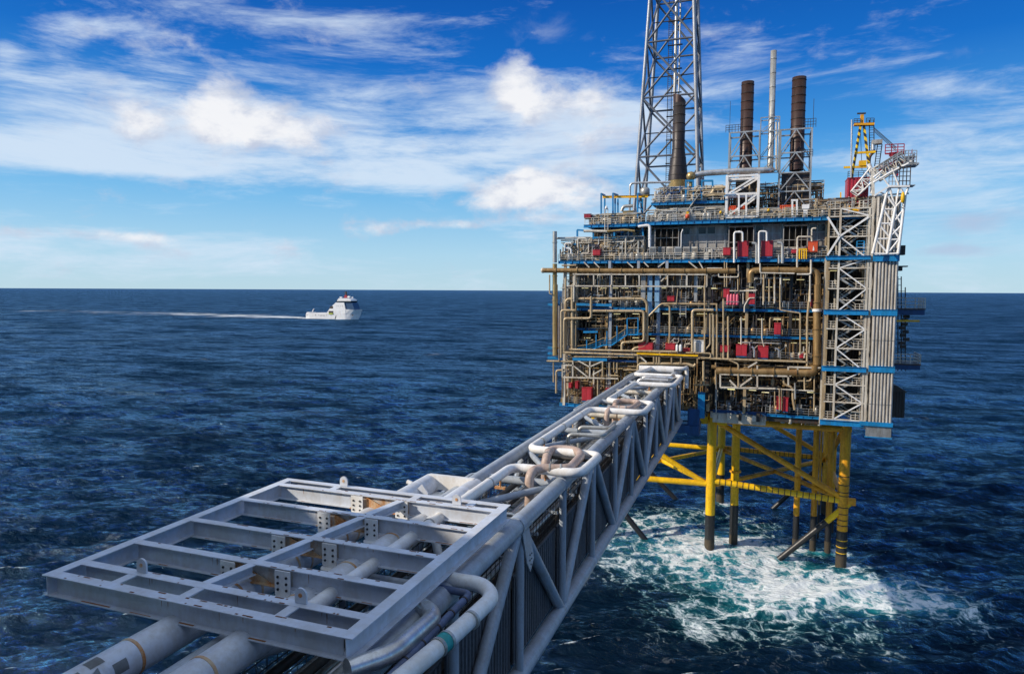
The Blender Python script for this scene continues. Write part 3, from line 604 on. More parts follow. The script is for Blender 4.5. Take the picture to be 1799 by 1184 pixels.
brace((-7.2, 149.5, 11.9), (13.2, 149.5, 11.4), .5, YELR, 'horizontal_brace', 24)
brace((-7.3, J, 11.7), (-7.2, 149.5, 11.7), .45, YEL, 'horizontal_brace'); brace((13.4, J, 11.3), (13.2, 149.5, 11.3), .45, YELR, 'horizontal_brace')
brace((-28, J, 11.4), (-7.2, 149.5, 11.6), .42, YEL, 'plan_brace', 2, rc=BROWN); brace((-28, 149.5, 11.4), (-7.6, J, 11.6), .45, YEL, 'plan_brace', 2, rc=BROWN)
brace((-7.2, 149.5, 11.5), (13.2, J+.4, 11.2), .42, YELR, 'plan_brace'); brace((-7.2, J, 11.4), (13.2, 149.5, 11.2), .42, YELR, 'plan_brace')
brace((-7.0, J, 22.8), (13.2, J, 11.4), .46, YELR, 'diagonal_brace'); brace((-6.6, 149.5, 22.6), (13, 149.5, 11.8), .46, YELR, 'diagonal_brace')
brace((-28, J, 22.8), (-8, J, 11.4), .46, YEL, 'diagonal_brace'); brace((13.3, J+.5, 22.8), (13.2, 149, 11.4), .45, YELR, 'diagonal_brace')
brace((14.6, J, 10.9), (2.6, J, -1.6), .50, YEL, 'raking_brace', foot=7.2); brace((-28, J, 10.9), (-17.0, J, -1.6), .5, BLACK, 'raking_brace', foot=10)
brace((-28, 149.5, 11), (-15.0, 149.5, -1.6), .5, BLACK, 'raking_brace', foot=10.5); brace((13, 149.5, 10.9), (2.0, 149.5, -1.6), .45, BLACK, 'raking_brace', foot=10)
brace((-8.2, J, 22.9), (14.2, J, 22.8), .62, YELR, 'top_tube'); brace((-8.2, J+2.6, 23.2), (14.2, J+2.6, 23.2), .5, YELR, 'top_tube')
MB().prism([(-10, 22.2), (-8.2, 22.2), (-8.0, 25.5), (-9.2, 25.5)], J-1, J+1).build('leg_cone', YEL, jk); MB().prism([(-6.6, 22.2), (-5.0, 22.2), (-5.4, 25.5), (-6.8, 25.5)], J-1, J+1).build('leg_cone', YEL, jk)
MB().tube([(14.0, J, 10.9), (15.2, J, 10.9)], .62, 18).build('node_stub', YELR, jk)
MB().prism([(-21.5, 19.2), (-12.3, 22.6), (-12.6, 20.9), (-14, 19.8)], J-1.2, J-.8).build('gusset_plate', YEL, jk)

# ---------------- topsides ----------------
Y0 = 113.0
pf = thing('production_platform', 'huge offshore gas platform topsides: stacked blue edged decks crowded with pipes', 'platform', (-8, 130, 25))
XLp, XRp = -33.0, 18.2
D = {0: 25.5, 1: 34.3, 2: 38.0, 3: 42.2, 4: 50.0, 5: 56.2}
def deck(x0, x1, z, yf, yb=150, edge=BLUE, eh=.55, th=.25):
    o = MB().box(x0, x1, yf+.3, yb, z-th, z).build('deck', DARK, pf)
    m = MB().ibeam((x0, yf+.15, z+.02), (x1, yf+.15, z+.02), .3, eh)
    n = int((x1-x0)/1.2)
    for k in range(1, n): x = x0+(x1-x0)*k/n; m.box(x-.03, x+.03, yf+.01, yf+.14, z-eh+.06, z-.06)
    m.build('edge_beam', edge, o); return o
deck(-32.6, -22, D[0], 113.4); deck(-22, -5.6, D[0]-.3, 118, edge=DBLUE); deck(-7.0, 1.2, D[0]+.3, 114.5, edge=DBLUE, eh=.5); deck(1.2, 9.0, D[0]+.3, 113.6, eh=.4)
deck(-31.6, -19, D[1]+.2, 114); deck(-19, 9.2, D[1]+.1, 113.6, edge=BEIGE, eh=.4)
deck(-32.5, -24, D[3]-.1, 113.6); deck(-24, 9.2, D[3], 114.0, edge=BLUE, eh=.4)
deck(-19.5, 9.2, D[2], 113.8, edge=BLUE, eh=.35); deck(-31.5, -26, D[2]+.5, 114.4, edge=BLUE, eh=.3)
deck(-33.0, 9.2, D[4], 113.2, eh=.5); deck(-19.3, 9.2, D[5], 113.4, eh=.55); deck(-28.6, -18.6, D[5]-.2, 113.2, eh=.5); deck(-26.5, -19, 53.6, 115, edge=BLUE, eh=.35)
deck(-17.6, -6.0, 59.4, 114.5, 128, eh=.45); deck(9.2, 18.2, D[5], 113, edge=BLUE)
# walls set back under each deck
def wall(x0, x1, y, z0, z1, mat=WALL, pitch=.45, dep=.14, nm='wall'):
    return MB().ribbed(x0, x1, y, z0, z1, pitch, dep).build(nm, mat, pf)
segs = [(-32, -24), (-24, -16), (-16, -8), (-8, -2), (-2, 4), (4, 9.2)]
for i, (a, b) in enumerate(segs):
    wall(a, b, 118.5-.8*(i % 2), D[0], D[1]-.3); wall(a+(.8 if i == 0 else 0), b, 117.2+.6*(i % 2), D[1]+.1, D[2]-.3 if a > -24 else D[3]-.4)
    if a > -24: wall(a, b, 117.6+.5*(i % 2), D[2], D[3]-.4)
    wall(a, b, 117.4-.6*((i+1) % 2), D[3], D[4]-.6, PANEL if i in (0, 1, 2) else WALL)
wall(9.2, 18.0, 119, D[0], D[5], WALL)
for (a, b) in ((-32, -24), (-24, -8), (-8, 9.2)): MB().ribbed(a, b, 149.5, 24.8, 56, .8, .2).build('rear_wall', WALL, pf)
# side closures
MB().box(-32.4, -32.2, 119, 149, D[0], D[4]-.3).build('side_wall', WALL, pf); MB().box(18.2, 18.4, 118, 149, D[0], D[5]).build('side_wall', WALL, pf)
MB().box(-7.0, 1.1, 114.7, 121, 23.7, D[0]-.05).build('skirt_plate', OLDWHITE, pf); MB().box(1.2, 9.2, 114.0, 121, 24.6, D[0]-.0).build('skirt_plate', DARK, pf)
# windowed / framed cladding between decks 4 and 5
wall_x = [-18.4, -13.6, -10.2, -5.8, -1.4, 2.6, 6.4, 9.1]
for a, b in zip(wall_x[:-1], wall_x[1:]):
    m = MB().box(a+.06, b-.06, 116.0, 116.2, D[4]+.1, D[5]-.5)
    o = m.build('cladding_wall', PANEL, pf); m = MB(); n = max(2, int((b-a)/1.1))
    for k in range(n+1): x = a+.08+(b-a-.16)*k/n; m.bar((x, 115.93, D[4]+.1), (x, 115.93, D[5]-.5), .10, .12)
    for z in (51.6, 52.9, 54.1, 55.5): m.bar((a+.02, 115.90, z), (b-.02, 115.90, z), .08, .10)
    m.build('frame', GALV, o); m = MB()
    for k in range(n):
        if rng.rand() < .8: x = a+.2+(b-a-.16)*k/n; m.box(x, x+.75*(b-a)/n, 115.97, 116.0, 54.3, 55.3)
    m.build('window', GLASS, o)
# upper storey on the left roof
for i, (a, b) in enumerate(((-17, -14.2), (-14.2, -11.4), (-11.4, -8.6), (-8.6, -6.4))): MB().ribbed(a, b-.1, 116+.004*i, D[5]+.05, 59.1, .5, .1).build('roof_house_wall', PANEL, pf)
for i, (x0, x1, z) in enumerate(((-28, -23.5, 53.6), (-23, -19.4, 53.6))): MB().ribbed(x0, x1, 118.5, 50.1, 55.8, .5, .12).build('wall', WALL, pf)

# columns and vertical main members
cols = [(-31.8, 113.6, D[0]-.4, D[4], .22, OLDWHITE), (-24, 114.2, D[0], D[4], .25, GREY), (-16, 114.6, D[1], D[4], .28, GREY), (-8, 114.6, D[0], D[4], .28, DARK), (-2.2, 114.4, D[0], D[4], .22, BEIGE), (4.2, 114.4, D[0], D[4], .22, DARK), (8.9, 113.2, D[0]-.6, D[4], .18, OLDWHITE), (9.3, 112.8, D[0]-.5, D[4], .12, BEIGE)]
for x, y, z0, z1, r_, mt in cols: MB().bar((x, y, z0), (x, y, z1), r_*2, r_*2).build('column', mt, pf)

# measured pipes: view number, points in that view, plane, drawn width
pcount = [0]
def pipe(n, pts, w, mat=BEIGE, Y=None, nm='pipe', bend=None, shape='tube'):
    pcount[0] += 1
    if Y is None: Y = 112.3+.13*(pcount[0] % 7)
    r_ = w/2/KR[n][2]*.092; p = [K(n, a, b, Y) for a, b in pts]
    m = MB()
    if shape == 'bar':
        for a, b in zip(p[:-1], p[1:]): m.bar(a, b, r_*2, r_*2)
    else: m.tube(p, r_, 12, bend if bend is not None else r_*2.4)
    if shape == 'tube' and w > 17 and len(p) > 1:      # flanges along the run
        for a, b in zip(p[:-1], p[1:]):
            L = (b-a).length; k = int(L/3.2)
            for j in range(1, k+1): c = a.lerp(b, (j-.35)/k); d = (b-a).normalized(); m.tube([c-d*.06, c+d*.06], r_*1.28, 12)
    return m.build(nm, mat, pf)
# big lagged headers
pipe(1, [(18, 900), (800, 905), (1760, 905)], 46, BROWN, 112.6, 'header_pipe'); MB().lathe([(0, -.5), (.3, -.35), (.42, 0), (.3, .35), (0, .5)], tuple(K(1, 20, 900, 112.6))).build('header_cap', OLDWHITE, pf)
pipe(2, [(325, 930), (325, 835), (400, 826), (880, 830), (885, 1000), (885, 1089)], 50, BROWN, 112.9, 'header_pipe', 1.0)
pipe(4, [(783, 0), (783, 595)], 50, BROWN, 112.9, 'header_pipe'); pipe(4, [(35, 640), (690, 655), (765, 650), (765, 600)], 56, BROWN, 112.7, 'header_pipe', 1.1)
MB().tube([K(4, 783, 200, 112.9), K(4, 783, 180, 112.9)], .68, 18).build('pipe_collar', WHITE, pf)
pipe(1, [(127, 830), (127, 548)], 42, GALV, 113.2, 'caisson'); pipe(1, [(127, 840), (127, 1182)], 44, GOLD, 113.2, 'caisson'); pipe(3, [(130, 0), (130, 640)], 52, GOLD, 113.2, 'caisson')
for y in (180, 570, 620, 660): pipe(3, [(65, y), (190, y+4)], 22, BLUE, 113.6, 'caisson_guide', shape='bar')
pipe(3, [(55, 690), (420, 696)], 18, BEIGE, 112.8)
for pts, w in (([(225, 600), (225, 150), (250, 128), (925, 128), (960, 165), (960, 530), (925, 562), (850, 570), (815, 610)], 26), ([(185, 660), (185, 232), (310, 232)], 22), ([(210, 600), (212, 305), (455, 305), (455, 105)], 24),
               ([(430, 238), (932, 240), (932, 512), (732, 522), (732, 600)], 25), ([(285, 0), (285, 620)], 30), ([(345, 0), (318, 60), (315, 580)], 14), ([(970, 290), (1090, 172), (1590, 178)], 18), ([(1110, 185), (1165, 188), (1165, 430), (1160, 530)], 18),
               ([(1370, 605), (1370, 230), (1560, 230)], 24), ([(1480, 0), (1480, 610)], 14), ([(1530, 260), (1530, 540), (1480, 600)], 15), ([(1560, 270), (1560, 660)], 15), ([(1590, 170), (1590, 660)], 16), ([(1650, 130), (1650, 670)], 16), ([(1690, 290), (1690, 670)], 15),
               ([(260, 585), (700, 596), (1240, 606)], 20), ([(190, 612), (900, 636)], 22), ([(300, 650), (700, 655)], 12), ([(880, 800), (880, 713), (1330, 716), (1385, 740), (1400, 715)], 28), ([(140, 980), (140, 775), (215, 770)], 20), ([(115, 700), (115, 880)], 14), ([(255, 770), (255, 655), (500, 655)], 13),
               ([(560, 700), (560, 830)], 16), ([(620, 705), (620, 820), (700, 822)], 15), ([(690, 705), (690, 800)], 13), ([(660, 700), (660, 790)], 10), ([(515, 860), (515, 1040)], 14), ([(745, 770), (870, 770)], 14), ([(1075, 700), (1075, 610), (1230, 612)], 14), ([(1470, 690), (1470, 910)], 22),
               ([(1440, 660), (1535, 664), (1535, 620), (1310, 615)], 14), ([(165, 190), (165, 690)], 10), ([(1240, 30), (1225, 170)], 9), ([(750, 640), (1420, 665)], 12), ([(1380, 905), (1520, 905)], 16), ([(1580, 700), (1580, 900)], 14), ([(635, 0), (635, 60)], 9)):
    pipe(3, pts, w)
for pts, w, mt in (([(135, 830), (135, 610), (400, 606)], 20, GALV), ([(220, 700), (220, 655), (275, 655)], 14, WHITE), ([(275, 750), (275, 705), (230, 700)], 16, WHITE), ([(335, 690), (335, 612), (415, 612), (415, 640)], 16, OLDWHITE), ([(390, 545), (455, 545), (600, 548)], 24, OLDWHITE), ([(600, 548), (760, 535), (850, 545)], 20, GOLD),
                   ([(880, 505), (985, 490), (985, 690)], 25, WHITE), ([(1285, 530), (1270, 560), (1268, 690)], 10, WHITE), ([(80, 940), (80, 1110), (100, 1115)], 14, BEIGE), ([(300, 950), (300, 1182)], 20, OLDWHITE), ([(1485, 920), (1485, 1182)], 14, BEIGE), ([(1335, 820), (1480, 940)], 13, OLDWHITE), ([(1430, 820), (1482, 915)], 12, OLDWHITE), ([(1540, 1030), (1545, 950), (1610, 945)], 14, GALV),
                   ([(1610, 930), (1610, 960), (1785, 960), (1785, 850)], 11, OLDWHITE), ([(1660, 820), (1660, 1050)], 9, BEIGE), ([(1680, 830), (1680, 1050)], 10, BEIGE), ([(1745, 830), (1745, 560), (1799, 548)], 14, WHITE), ([(730, 370), (745, 322), (830, 318)], 30, GALV), ([(1500, 880), (1640, 880)], 9, OLDWHITE)):
    pipe(1, pts, w, mt, 112.6 if mt is not GALV else 114.0)
for pts, w, mt in (([(190, 765), (190, 510), (260, 510), (260, 590)], 15, WHITE), ([(395, 770), (395, 505), (460, 505), (460, 585)], 15, WHITE), ([(335, 602), (375, 605), (375, 770)], 22, GALV), ([(545, 600), (590, 603), (590, 770)], 24, GALV), ([(560, 700), (560, 770)], 14, GALV), ([(712, 862), (715, 550), (835, 550), (835, 590)], 15, OLDWHITE), ([(835, 540), (835, 480), (870, 480)], 14, OLDWHITE),
                   ([(712, 862), (828, 862), (828, 740)], 16, OLDWHITE), ([(405, 770), (405, 850), (690, 855)], 12, OLDWHITE), ([(60, 850), (60, 885), (225, 885), (225, 850)], 10, OLDWHITE), ([(435, 860), (435, 1089)], 15, BEIGE), ([(480, 900), (480, 1089)], 12, BEIGE), ([(525, 860), (525, 1089)], 15, BEIGE), ([(575, 860), (575, 1089)], 15, OLDWHITE), ([(820, 870), (820, 1089)], 13, OLDWHITE),
                   ([(220, 900), (220, 1000)], 10, BEIGE), ([(150, 1000), (370, 1000)], 10, OLDWHITE), ([(0, 150), (110, 140)], 12, BEIGE), ([(0, 190), (110, 192)], 10, BEIGE)):
    pipe(2, pts, w, mt)
for pts, w, mt in (([(125, 235), (125, 545)], 12, BEIGE), ([(220, 240), (220, 450)], 10, OLDWHITE), ([(375, 250), (375, 400), (390, 460)], 9, OLDWHITE), ([(510, 0), (510, 190), (660, 212), (660, 520)], 11, BEIGE), ([(735, 0), (712, 250), (710, 605)], 15, BEIGE), ([(8, 210), (8, 545)], 12, BEIGE), ([(42, 215), (42, 545)], 12, BEIGE), ([(88, 120), (88, 545)], 12, BEIGE), ([(530, 670), (540, 740), (605, 765), (605, 850), (618, 930)], 17, BEIGE), ([(620, 730), (622, 850)], 12, GALV),
                   ([(0, 550), (700, 575)], 15, BEIGE), ([(70, 770), (480, 775), (760, 790)], 9, OLDWHITE), ([(690, 660), (692, 780)], 11, BEIGE), ([(640, 715), (735, 715), (745, 680)], 11, BEIGE), ([(765, 660), (762, 940)], 10, BEIGE), ([(35, 600), (35, 960)], 9, GALV), ([(130, 560), (200, 590), (200, 760)], 12, BEIGE), ([(300, 460), (318, 480), (318, 540)], 14, SILVER), ([(470, 475), (500, 480), (500, 540)], 15, SILVER), ([(690, 545), (690, 515), (725, 515)], 10, OLDWHITE), ([(245, 205), (245, 160), (280, 100), (320, 100)], 10, OLDWHITE), ([(385, 0), (385, 150)], 10, OLDWHITE), ([(425, 0), (425, 150)], 9, OLDWHITE), ([(468, 0), (468, 140)], 10, OLDWHITE), ([(505, 770), (505, 935)], 8, BEIGE), ([(520, 770), (520, 935)], 8, BEIGE), ([(470, 790), (470, 900)], 8, BEIGE), ([(235, 145), (235, 45), (340, 42)], 8, OLDWHITE), ([(0, 610), (35, 612)], 30, BROWN)):
    pipe(4, pts, w, mt)
def lines(n, segs_, w, mat, Y, nm='truss_brace', par=None):
    for a, b in segs_:
        r_ = w/KR[n][2]*.092; MB().bar(K(n, *a, Y), K(n, *b, Y), r_, r_).build(nm, mat, par or pf)
# white frame below deck 4 and the open truss near the waterside end of the bridge
lines(1, [((240, 1040), (1500, 1046)), ((290, 935), (1500, 938))]+[((x, 935), (x, 1042)) for x in (308, 478, 640, 765, 890, 1145, 1320, 1500)], 11, OLDWHITE, 112.5, 'frame_member')
lines(1, [((x, 815), (x-2, 930)) for x in (625, 885, 1142)], 24, GREY, 112.9, 'bracket')
lines(1, [((390, 825), (440, 875)), ((480, 825), (530, 875)), ((780, 825), (835, 875)), ((930, 825), (975, 870)), ((1120, 825), (1060, 870)), ((1150, 930), (1085, 1000)), ((295, 930), (330, 870))], 10, OLDWHITE, 113.0, 'truss_brace')
lines(3, [((195, 725), (195, 835)), ((290, 690), (290, 830)), ((445, 680), (442, 838)), ((300, 735), (430, 838)), ((325, 678), (440, 742)), ((440, 742), (565, 688)), ((470, 812), (560, 762)), ((195, 835), (700, 848)), ((195, 726), (300, 728)), ((890, 640), (955, 700))], 12, OLDWHITE, 112.6)
lines(3, [((290, 672), (600, 678))], 26, BLUE, 112.7, 'beam'); lines(3, [((600, 685), (870, 692))], 20, DBLUE, 113.4, 'beam'); lines(3, [((325, 178), (640, 186))], 24, BLUE, 112.9, 'beam'); lines(3, [((385, 428), (515, 426))], 18, BLUE, 113, 'beam')
lines(3, [((868, 622), (1420, 642))], 14, YEL, 112.2, 'yellow_beam'); lines(3, [((x, 632), (x, 712)) for x in (875, 1020, 1045, 1068, 1180, 1265, 1413)], 12, BEIGE, 112.5, 'post'); lines(3, [((1413, 640), (1410, 930))], 10, BROWN, 112.5, 'post')
lines(4, [((65, 665), (575, 680)), ((65, 762), (475, 772)), ((65, 665), (65, 762)), ((200, 670), (200, 765)), ((340, 600), (340, 770)), ((570, 610), (570, 745)), ((580, 680), (645, 625)), ((340, 575), (270, 615)), ((135, 710), (185, 760)), ((300, 690), (205, 760)), ((575, 612), (810, 618))], 11, OLDWHITE, 112.4)
# the free columns at the bridge mouth: blue box leg and cross bracing
def kbox(n, x0, x1, y0, y1, Ya, Yb, nm, mat, par=None, **kw):
    a = K(n, x0, y1, Ya); b = K(n, x1, y0, Ya); return MB().box(a.x, b.x, Ya, Yb, a.z, b.z).build(nm, mat, par or pf)
a = at(1, 113.5, 1207, 765); b = at(1, 113.5, 1229, 720); MB().box(a.x, b.x, 113.6, 116, a.z, b.z).build('blue_column', DBLUE, pf)
a = at(1, 113.5, 1225, 735); b = at(1, 113.5, 1236, 690); MB().box(a.x, b.x+.2, 113.9, 116, a.z, b.z).build('blue_column', BLUE, pf)
a = at(1, 113.6, 1188, 758); b = at(1, 113.6, 1228, 748); MB().box(a.x, b.x, 113, 118, a.z, b.z).build('landing_beam', DBLUE, pf)
# pale blue cable ladders, ladders, ducts
for x, w, mt in ((985, 46, LBLUE), (1050, 46, LBLUE), (925, 44, GALV), (1400, 34, GALV)):
    kbox(1, x-w/2, x+w/2, 945, 1182, 113.3, 113.5, 'cable_tray', mt)
for x, w, y1 in ((985, 46, 270), (1052, 46, 250)): kbox(3, x-w/2, x+w/2, 0, y1, 113.5, 113.6, 'cable_tray', LBLUE)
for n, x, y0_, y1_ in ((1, 1285, 940, 1070), (3, 1285, 60, 300), (3, 1625, 330, 600)): MB().ladder(K(n, x, y1_, 113.1), K(n, x, y0_, 113.1), .9, .05).build('ladder', GALV, pf)
# railings along the decks
def krail(n, x0, y0_, x1, y1_, Y, mat=GALV, h=1.1): a = K(n, x0, y0_, Y); b = K(n, x1, y1_, Y); b.z = a.z; MB().rail(a, b, h, .04).build('railing', mat, pf)
for a in ((-33, 9, D[4]+.03, 113.25), (-19, 9.2, D[5]+.03, 113.45), (-28.4, -19.4, D[5]-.17, 113.3), (-17.4, -6.2, 59.43, 114.6), (-7, 8.8, D[2]+.02, 113.9), (-18.4, -8, D[2]+.02, 113.9), (-6, 8.8, D[3]+.02, 114.1), (1, 8.8, D[0]+.33, 113.7), (-31, -22, D[0]+.03, 113.5), (0, 8.8, D[1]+.13, 113.7), (-23.8, -8, D[3]+.02, 114.1)):
    MB().rail((a[0], a[3], a[2]), (a[1], a[3], a[2]), 1.1, .038).build('railing', GALV if a[2] < 49 else OLDWHITE, pf)
# lit tube lamps under the decks
lamps = [(3, x, 32) for x in (400, 568, 670, 760, 905, 1110, 1440, 1550)]+[(3, x, 264) for x in (690, 860, 1130, 1280, 1440, 1520)]+[(4, x, 258) for x in (235, 365, 490, 630)]+[(4, x, 433) for x in (225, 360, 485, 605, 700)]+[(4, 145, 776), (4, 305, 784), (4, 400, 800), (4, 740, 800), (2, 20, 980), (2, 330, 970), (2, 485, 968), (2, 625, 906), (2, 740, 906), (2, 1010, 832), (2, 1230, 920), (3, 1720, 945), (3, 420, 480), (3, 860, 480), (3, 1020, 487)]
for n, x, y in lamps: c = K(n, x, y, 114.8); MB().box(c.x-.55, c.x+.55, 114.7, 114.9, c.z-.04, c.z+.03).build('tube_lamp', LAMP, pf)
# pale doors and cabinets on the back walls
for n, x, y, w, h_, mt in ((3, 1600, 90, 0, 0, PANEL),): pass
for (n, x0, x1, y0_, y1_, mt) in ((4, 290, 335, 275, 350, OLDWHITE), (4, 350, 385, 280, 350, PANEL), (4, 590, 630, 285, 350, OLDWHITE), (4, 680, 720, 285, 350, PANEL), (4, 660, 700, 470, 520, OLDWHITE), (3, 1000, 1060, 320, 375, OLDWHITE), (3, 1240, 1290, 325, 375, PANEL), (3, 1350, 1425, 300, 380, OLDWHITE), (2, 630, 690, 930, 1089, DARK), (2, 540, 560, 960, 1020, DBLUE), (3, 625, 680, 320, 360, GLASS), (4, 750, 800, 30, 90, DBLUE), (3, 300, 340, 930, 1000, OLDWHITE), (4, 830, 890, 700, 760, WALL), (3, 1490, 1600, 75, 130, OLDWHITE)):
    c0 = K(n, x0, y1_, 116.6); c1 = K(n, x1, y0_, 116.6); MB().box(c0.x, c1.x, 116.5, 117, c0.z, c1.z).build('wall_cabinet', mt, pf)

# small pipework and fittings filling every storey
def clutter(x0, x1, z0, z1, y0, y1, n, seed, mats, nm='small_pipework', bright=.5):
    n = int(n*1.4); r = np.random.RandomState(seed); ms = [MB() for _ in mats]
    for i in range(n):
        m = ms[r.randint(len(ms))]; x = x0+(x1-x0)*r.rand(); y = y0+(y1-y0)*r.rand(); h_ = z1-z0; rr = .04+.10*r.rand()**2; k = r.rand()
        if k < .26: a = z0+h_*.5*r.rand(); m.tube([(x, y, a), (x, y, a+(z1-a)*(.3+.7*r.rand()))], rr, 7)
        elif k < .50: z = z0+h_*(r.rand() if r.rand() < .5 else .75+.25*r.rand()); L = min(1+6*r.rand(), x1-x); m.tube([(x, y, z), (x+L, y, z)], rr, 7)
        elif k < .66: z = z0+h_*.8*r.rand(); L = min(.6+2.5*r.rand(), x1-x); q = min(z+.5+2*r.rand(), z1); m.tube([(x, y, z0+.02), (x, y, z), (x+L, y, z), (x+L, y, q)], rr, 7, .25)
        elif k < .78: w = .25+.6*r.rand(); q = .3+1.1*r.rand(); m.box(x, min(x+w, x1), y, y+.5, z0+.02, z0+q)
        elif k < .86: w = .15+.3*r.rand(); z = z0+1+(h_-1.6)*r.rand(); m.box(x, x+w, y, y+.2, z, z+w*1.3)
        elif k < .92: z = z0+.35; rd = .2+.3*r.rand(); m.lathe([(0, 0), (rd, .1), (rd, .9), (rd*.7, 1.2), (0, 1.3)], (x, y, z0), 12)
        elif k < .96: z = z0+.4+h_*.7*r.rand(); m.tube([(x, y, z), (x+.12, y, z)], .22, 10); m.tube([(x-.3, y, z), (x+.4, y, z)], .08, 8)
        else: L = 1.2+1.6*r.rand(); m.bar((x, y, z0+.5), (min(x+L, x1), y, min(z0+.5+L, z1)), .09, .09)
    for q, (m, mt) in enumerate(zip(ms, mats)):
        if m.v: tag(m.build(nm, mt, pf), kind='stuff')
LO = [BEIGE, GALV, BROWN, DARK, OLDWHITE]
clutter(-32.5, -18, D[0], D[1]-.3, 113.6, 117, 380, 1, [BEIGE, OLDWHITE, BROWN, GOLD]); clutter(-32.6, -29.8, D[1], D[4]-.5, 113.0, 117, 150, 2, [BEIGE, OLDWHITE, GALV])
clutter(-31, -18, D[1]+.2, D[3]-.4, 114.2, 116.8, 230, 3, [BEIGE, BROWN, DARK]); clutter(-31, -14, D[3], D[4]-.5, 114.4, 116.6, 190, 4, [BEIGE, DARK, GALV])
clutter(-18, -7, D[1]+.1, D[2]-.3, 114, 116.6, 150, 5, LO); clutter(-18, 9, D[2], D[3]-.4, 114.6, 116.6, 200, 6, [DARK, BROWN, BEIGE]); clutter(-7, 9, D[1]+.1, D[2]-.3, 114, 116.6, 200, 7, LO)
clutter(-14, 9, D[3], D[4]-.5, 114.6, 116.6, 250, 8, [DARK, BROWN, GALV]); clutter(-22, -7.5, D[0], D[1]-.3, 114, 117, 240, 9, [DARK, BEIGE, BROWN]); clutter(-7, 9, 30.2, D[1]-.3, 113.4, 117, 150, 10, [DARK, BEIGE, BROWN])
clutter(-7, 9, D[0]+.3, 30, 115, 117, 120, 11, [DARK, BROWN, GALV]); clutter(-30.6, -18.6, D[4], D[5]-2.2, 113.6, 116.5, 520, 12, [OLDWHITE, GALV, BEIGE]); clutter(-18.6, 9, D[4]+.02, D[4]+1.9, 113.6, 115.4, 260, 13, [GALV, OLDWHITE, PANEL])
clutter(-28, -19, D[5]-.2, D[5]+1.6, 113.6, 117, 300, 14, [OLDWHITE, BEIGE, GALV]); clutter(-18.5, -6, D[5]+.02, D[5]+2.2, 113.8, 115.6, 150, 15, [GALV, OLDWHITE]); clutter(-17.4, -6.4, 59.45, 62.0, 114.8, 121, 420, 16, [OLDWHITE, GALV, BEIGE, DBLUE])
clutter(-6, 9, D[5]+.02, D[5]+1.7, 113.8, 117, 330, 17, [GALV, OLDWHITE, BEIGE]); clutter(-6.5, 8.6, D[5]+.02, D[5]+6.3, 117.5, 124, 460, 18, [GALV, DARK, BEIGE, BROWN]); clutter(5, 16.5, D[5]+.02, D[5]+2.9, 113.6, 121, 420, 19, [DARK, GALV, BEIGE])
clutter(-26.4, -19, 53.6, D[5]-.4, 115.2, 118, 90, 20, [BLUE, GALV, BEIGE]); clutter(-33, -30.5, D[4], D[4]+3.6, 113.5, 116, 60, 21, [OLDWHITE, BEIGE, GALV])
clutter(-8, 9, 22.9+1.4, D[0]+.2, 113.8, 116, 60, 22, [DARK, OLDWHITE])
lines(1, [((475, 480), (475, 620)), ((480, 605), (925, 600)), ((660, 545), (745, 548)), ((665, 545), (665, 600)), ((920, 500), (925, 600)), ((330, 535), (330, 595)), ((330, 535), (385, 540)), ((230, 665), (230, 765)), ((230, 662), (320, 665))], 15, BLUE, 114.2, 'beam')

# ---------------- things standing on the decks ----------------
def cabinet(n, x0, x1, y0_, y1_, lab, mat=RED, Y=112.9, dp=1.1, nm='red_cabinet', grp=None):
    a = K(n, x0, y1_, Y); b = K(n, x1, y0_, Y); t = thing(nm, lab, 'cabinet', ((a.x+b.x)/2, Y+dp/2, a.z), grp)
    MB().box(a.x, b.x, Y, Y+dp, a.z+.08, b.z).build('body', mat, t); w = b.x-a.x; h_ = b.z-a.z
    MB().box(a.x+.05, a.x+w/2-.015, Y-.04, Y-.003, a.z+.16, b.z-.08).build('door', mat, t); MB().box(a.x+w/2+.015, b.x-.05, Y-.04, Y-.003, a.z+.16, b.z-.08).build('door', mat, t)
    MB().box(a.x-.04, b.x+.04, Y-.08, Y+dp+.05, b.z+.003, b.z+.07).build('lid', mat, t); MB().box(a.x+.05, b.x-.05, Y+.1, Y+dp-.1, a.z-.1, a.z+.08).build('plinth', BLUE if h_ > 1.6 else DARK, t)
    return t
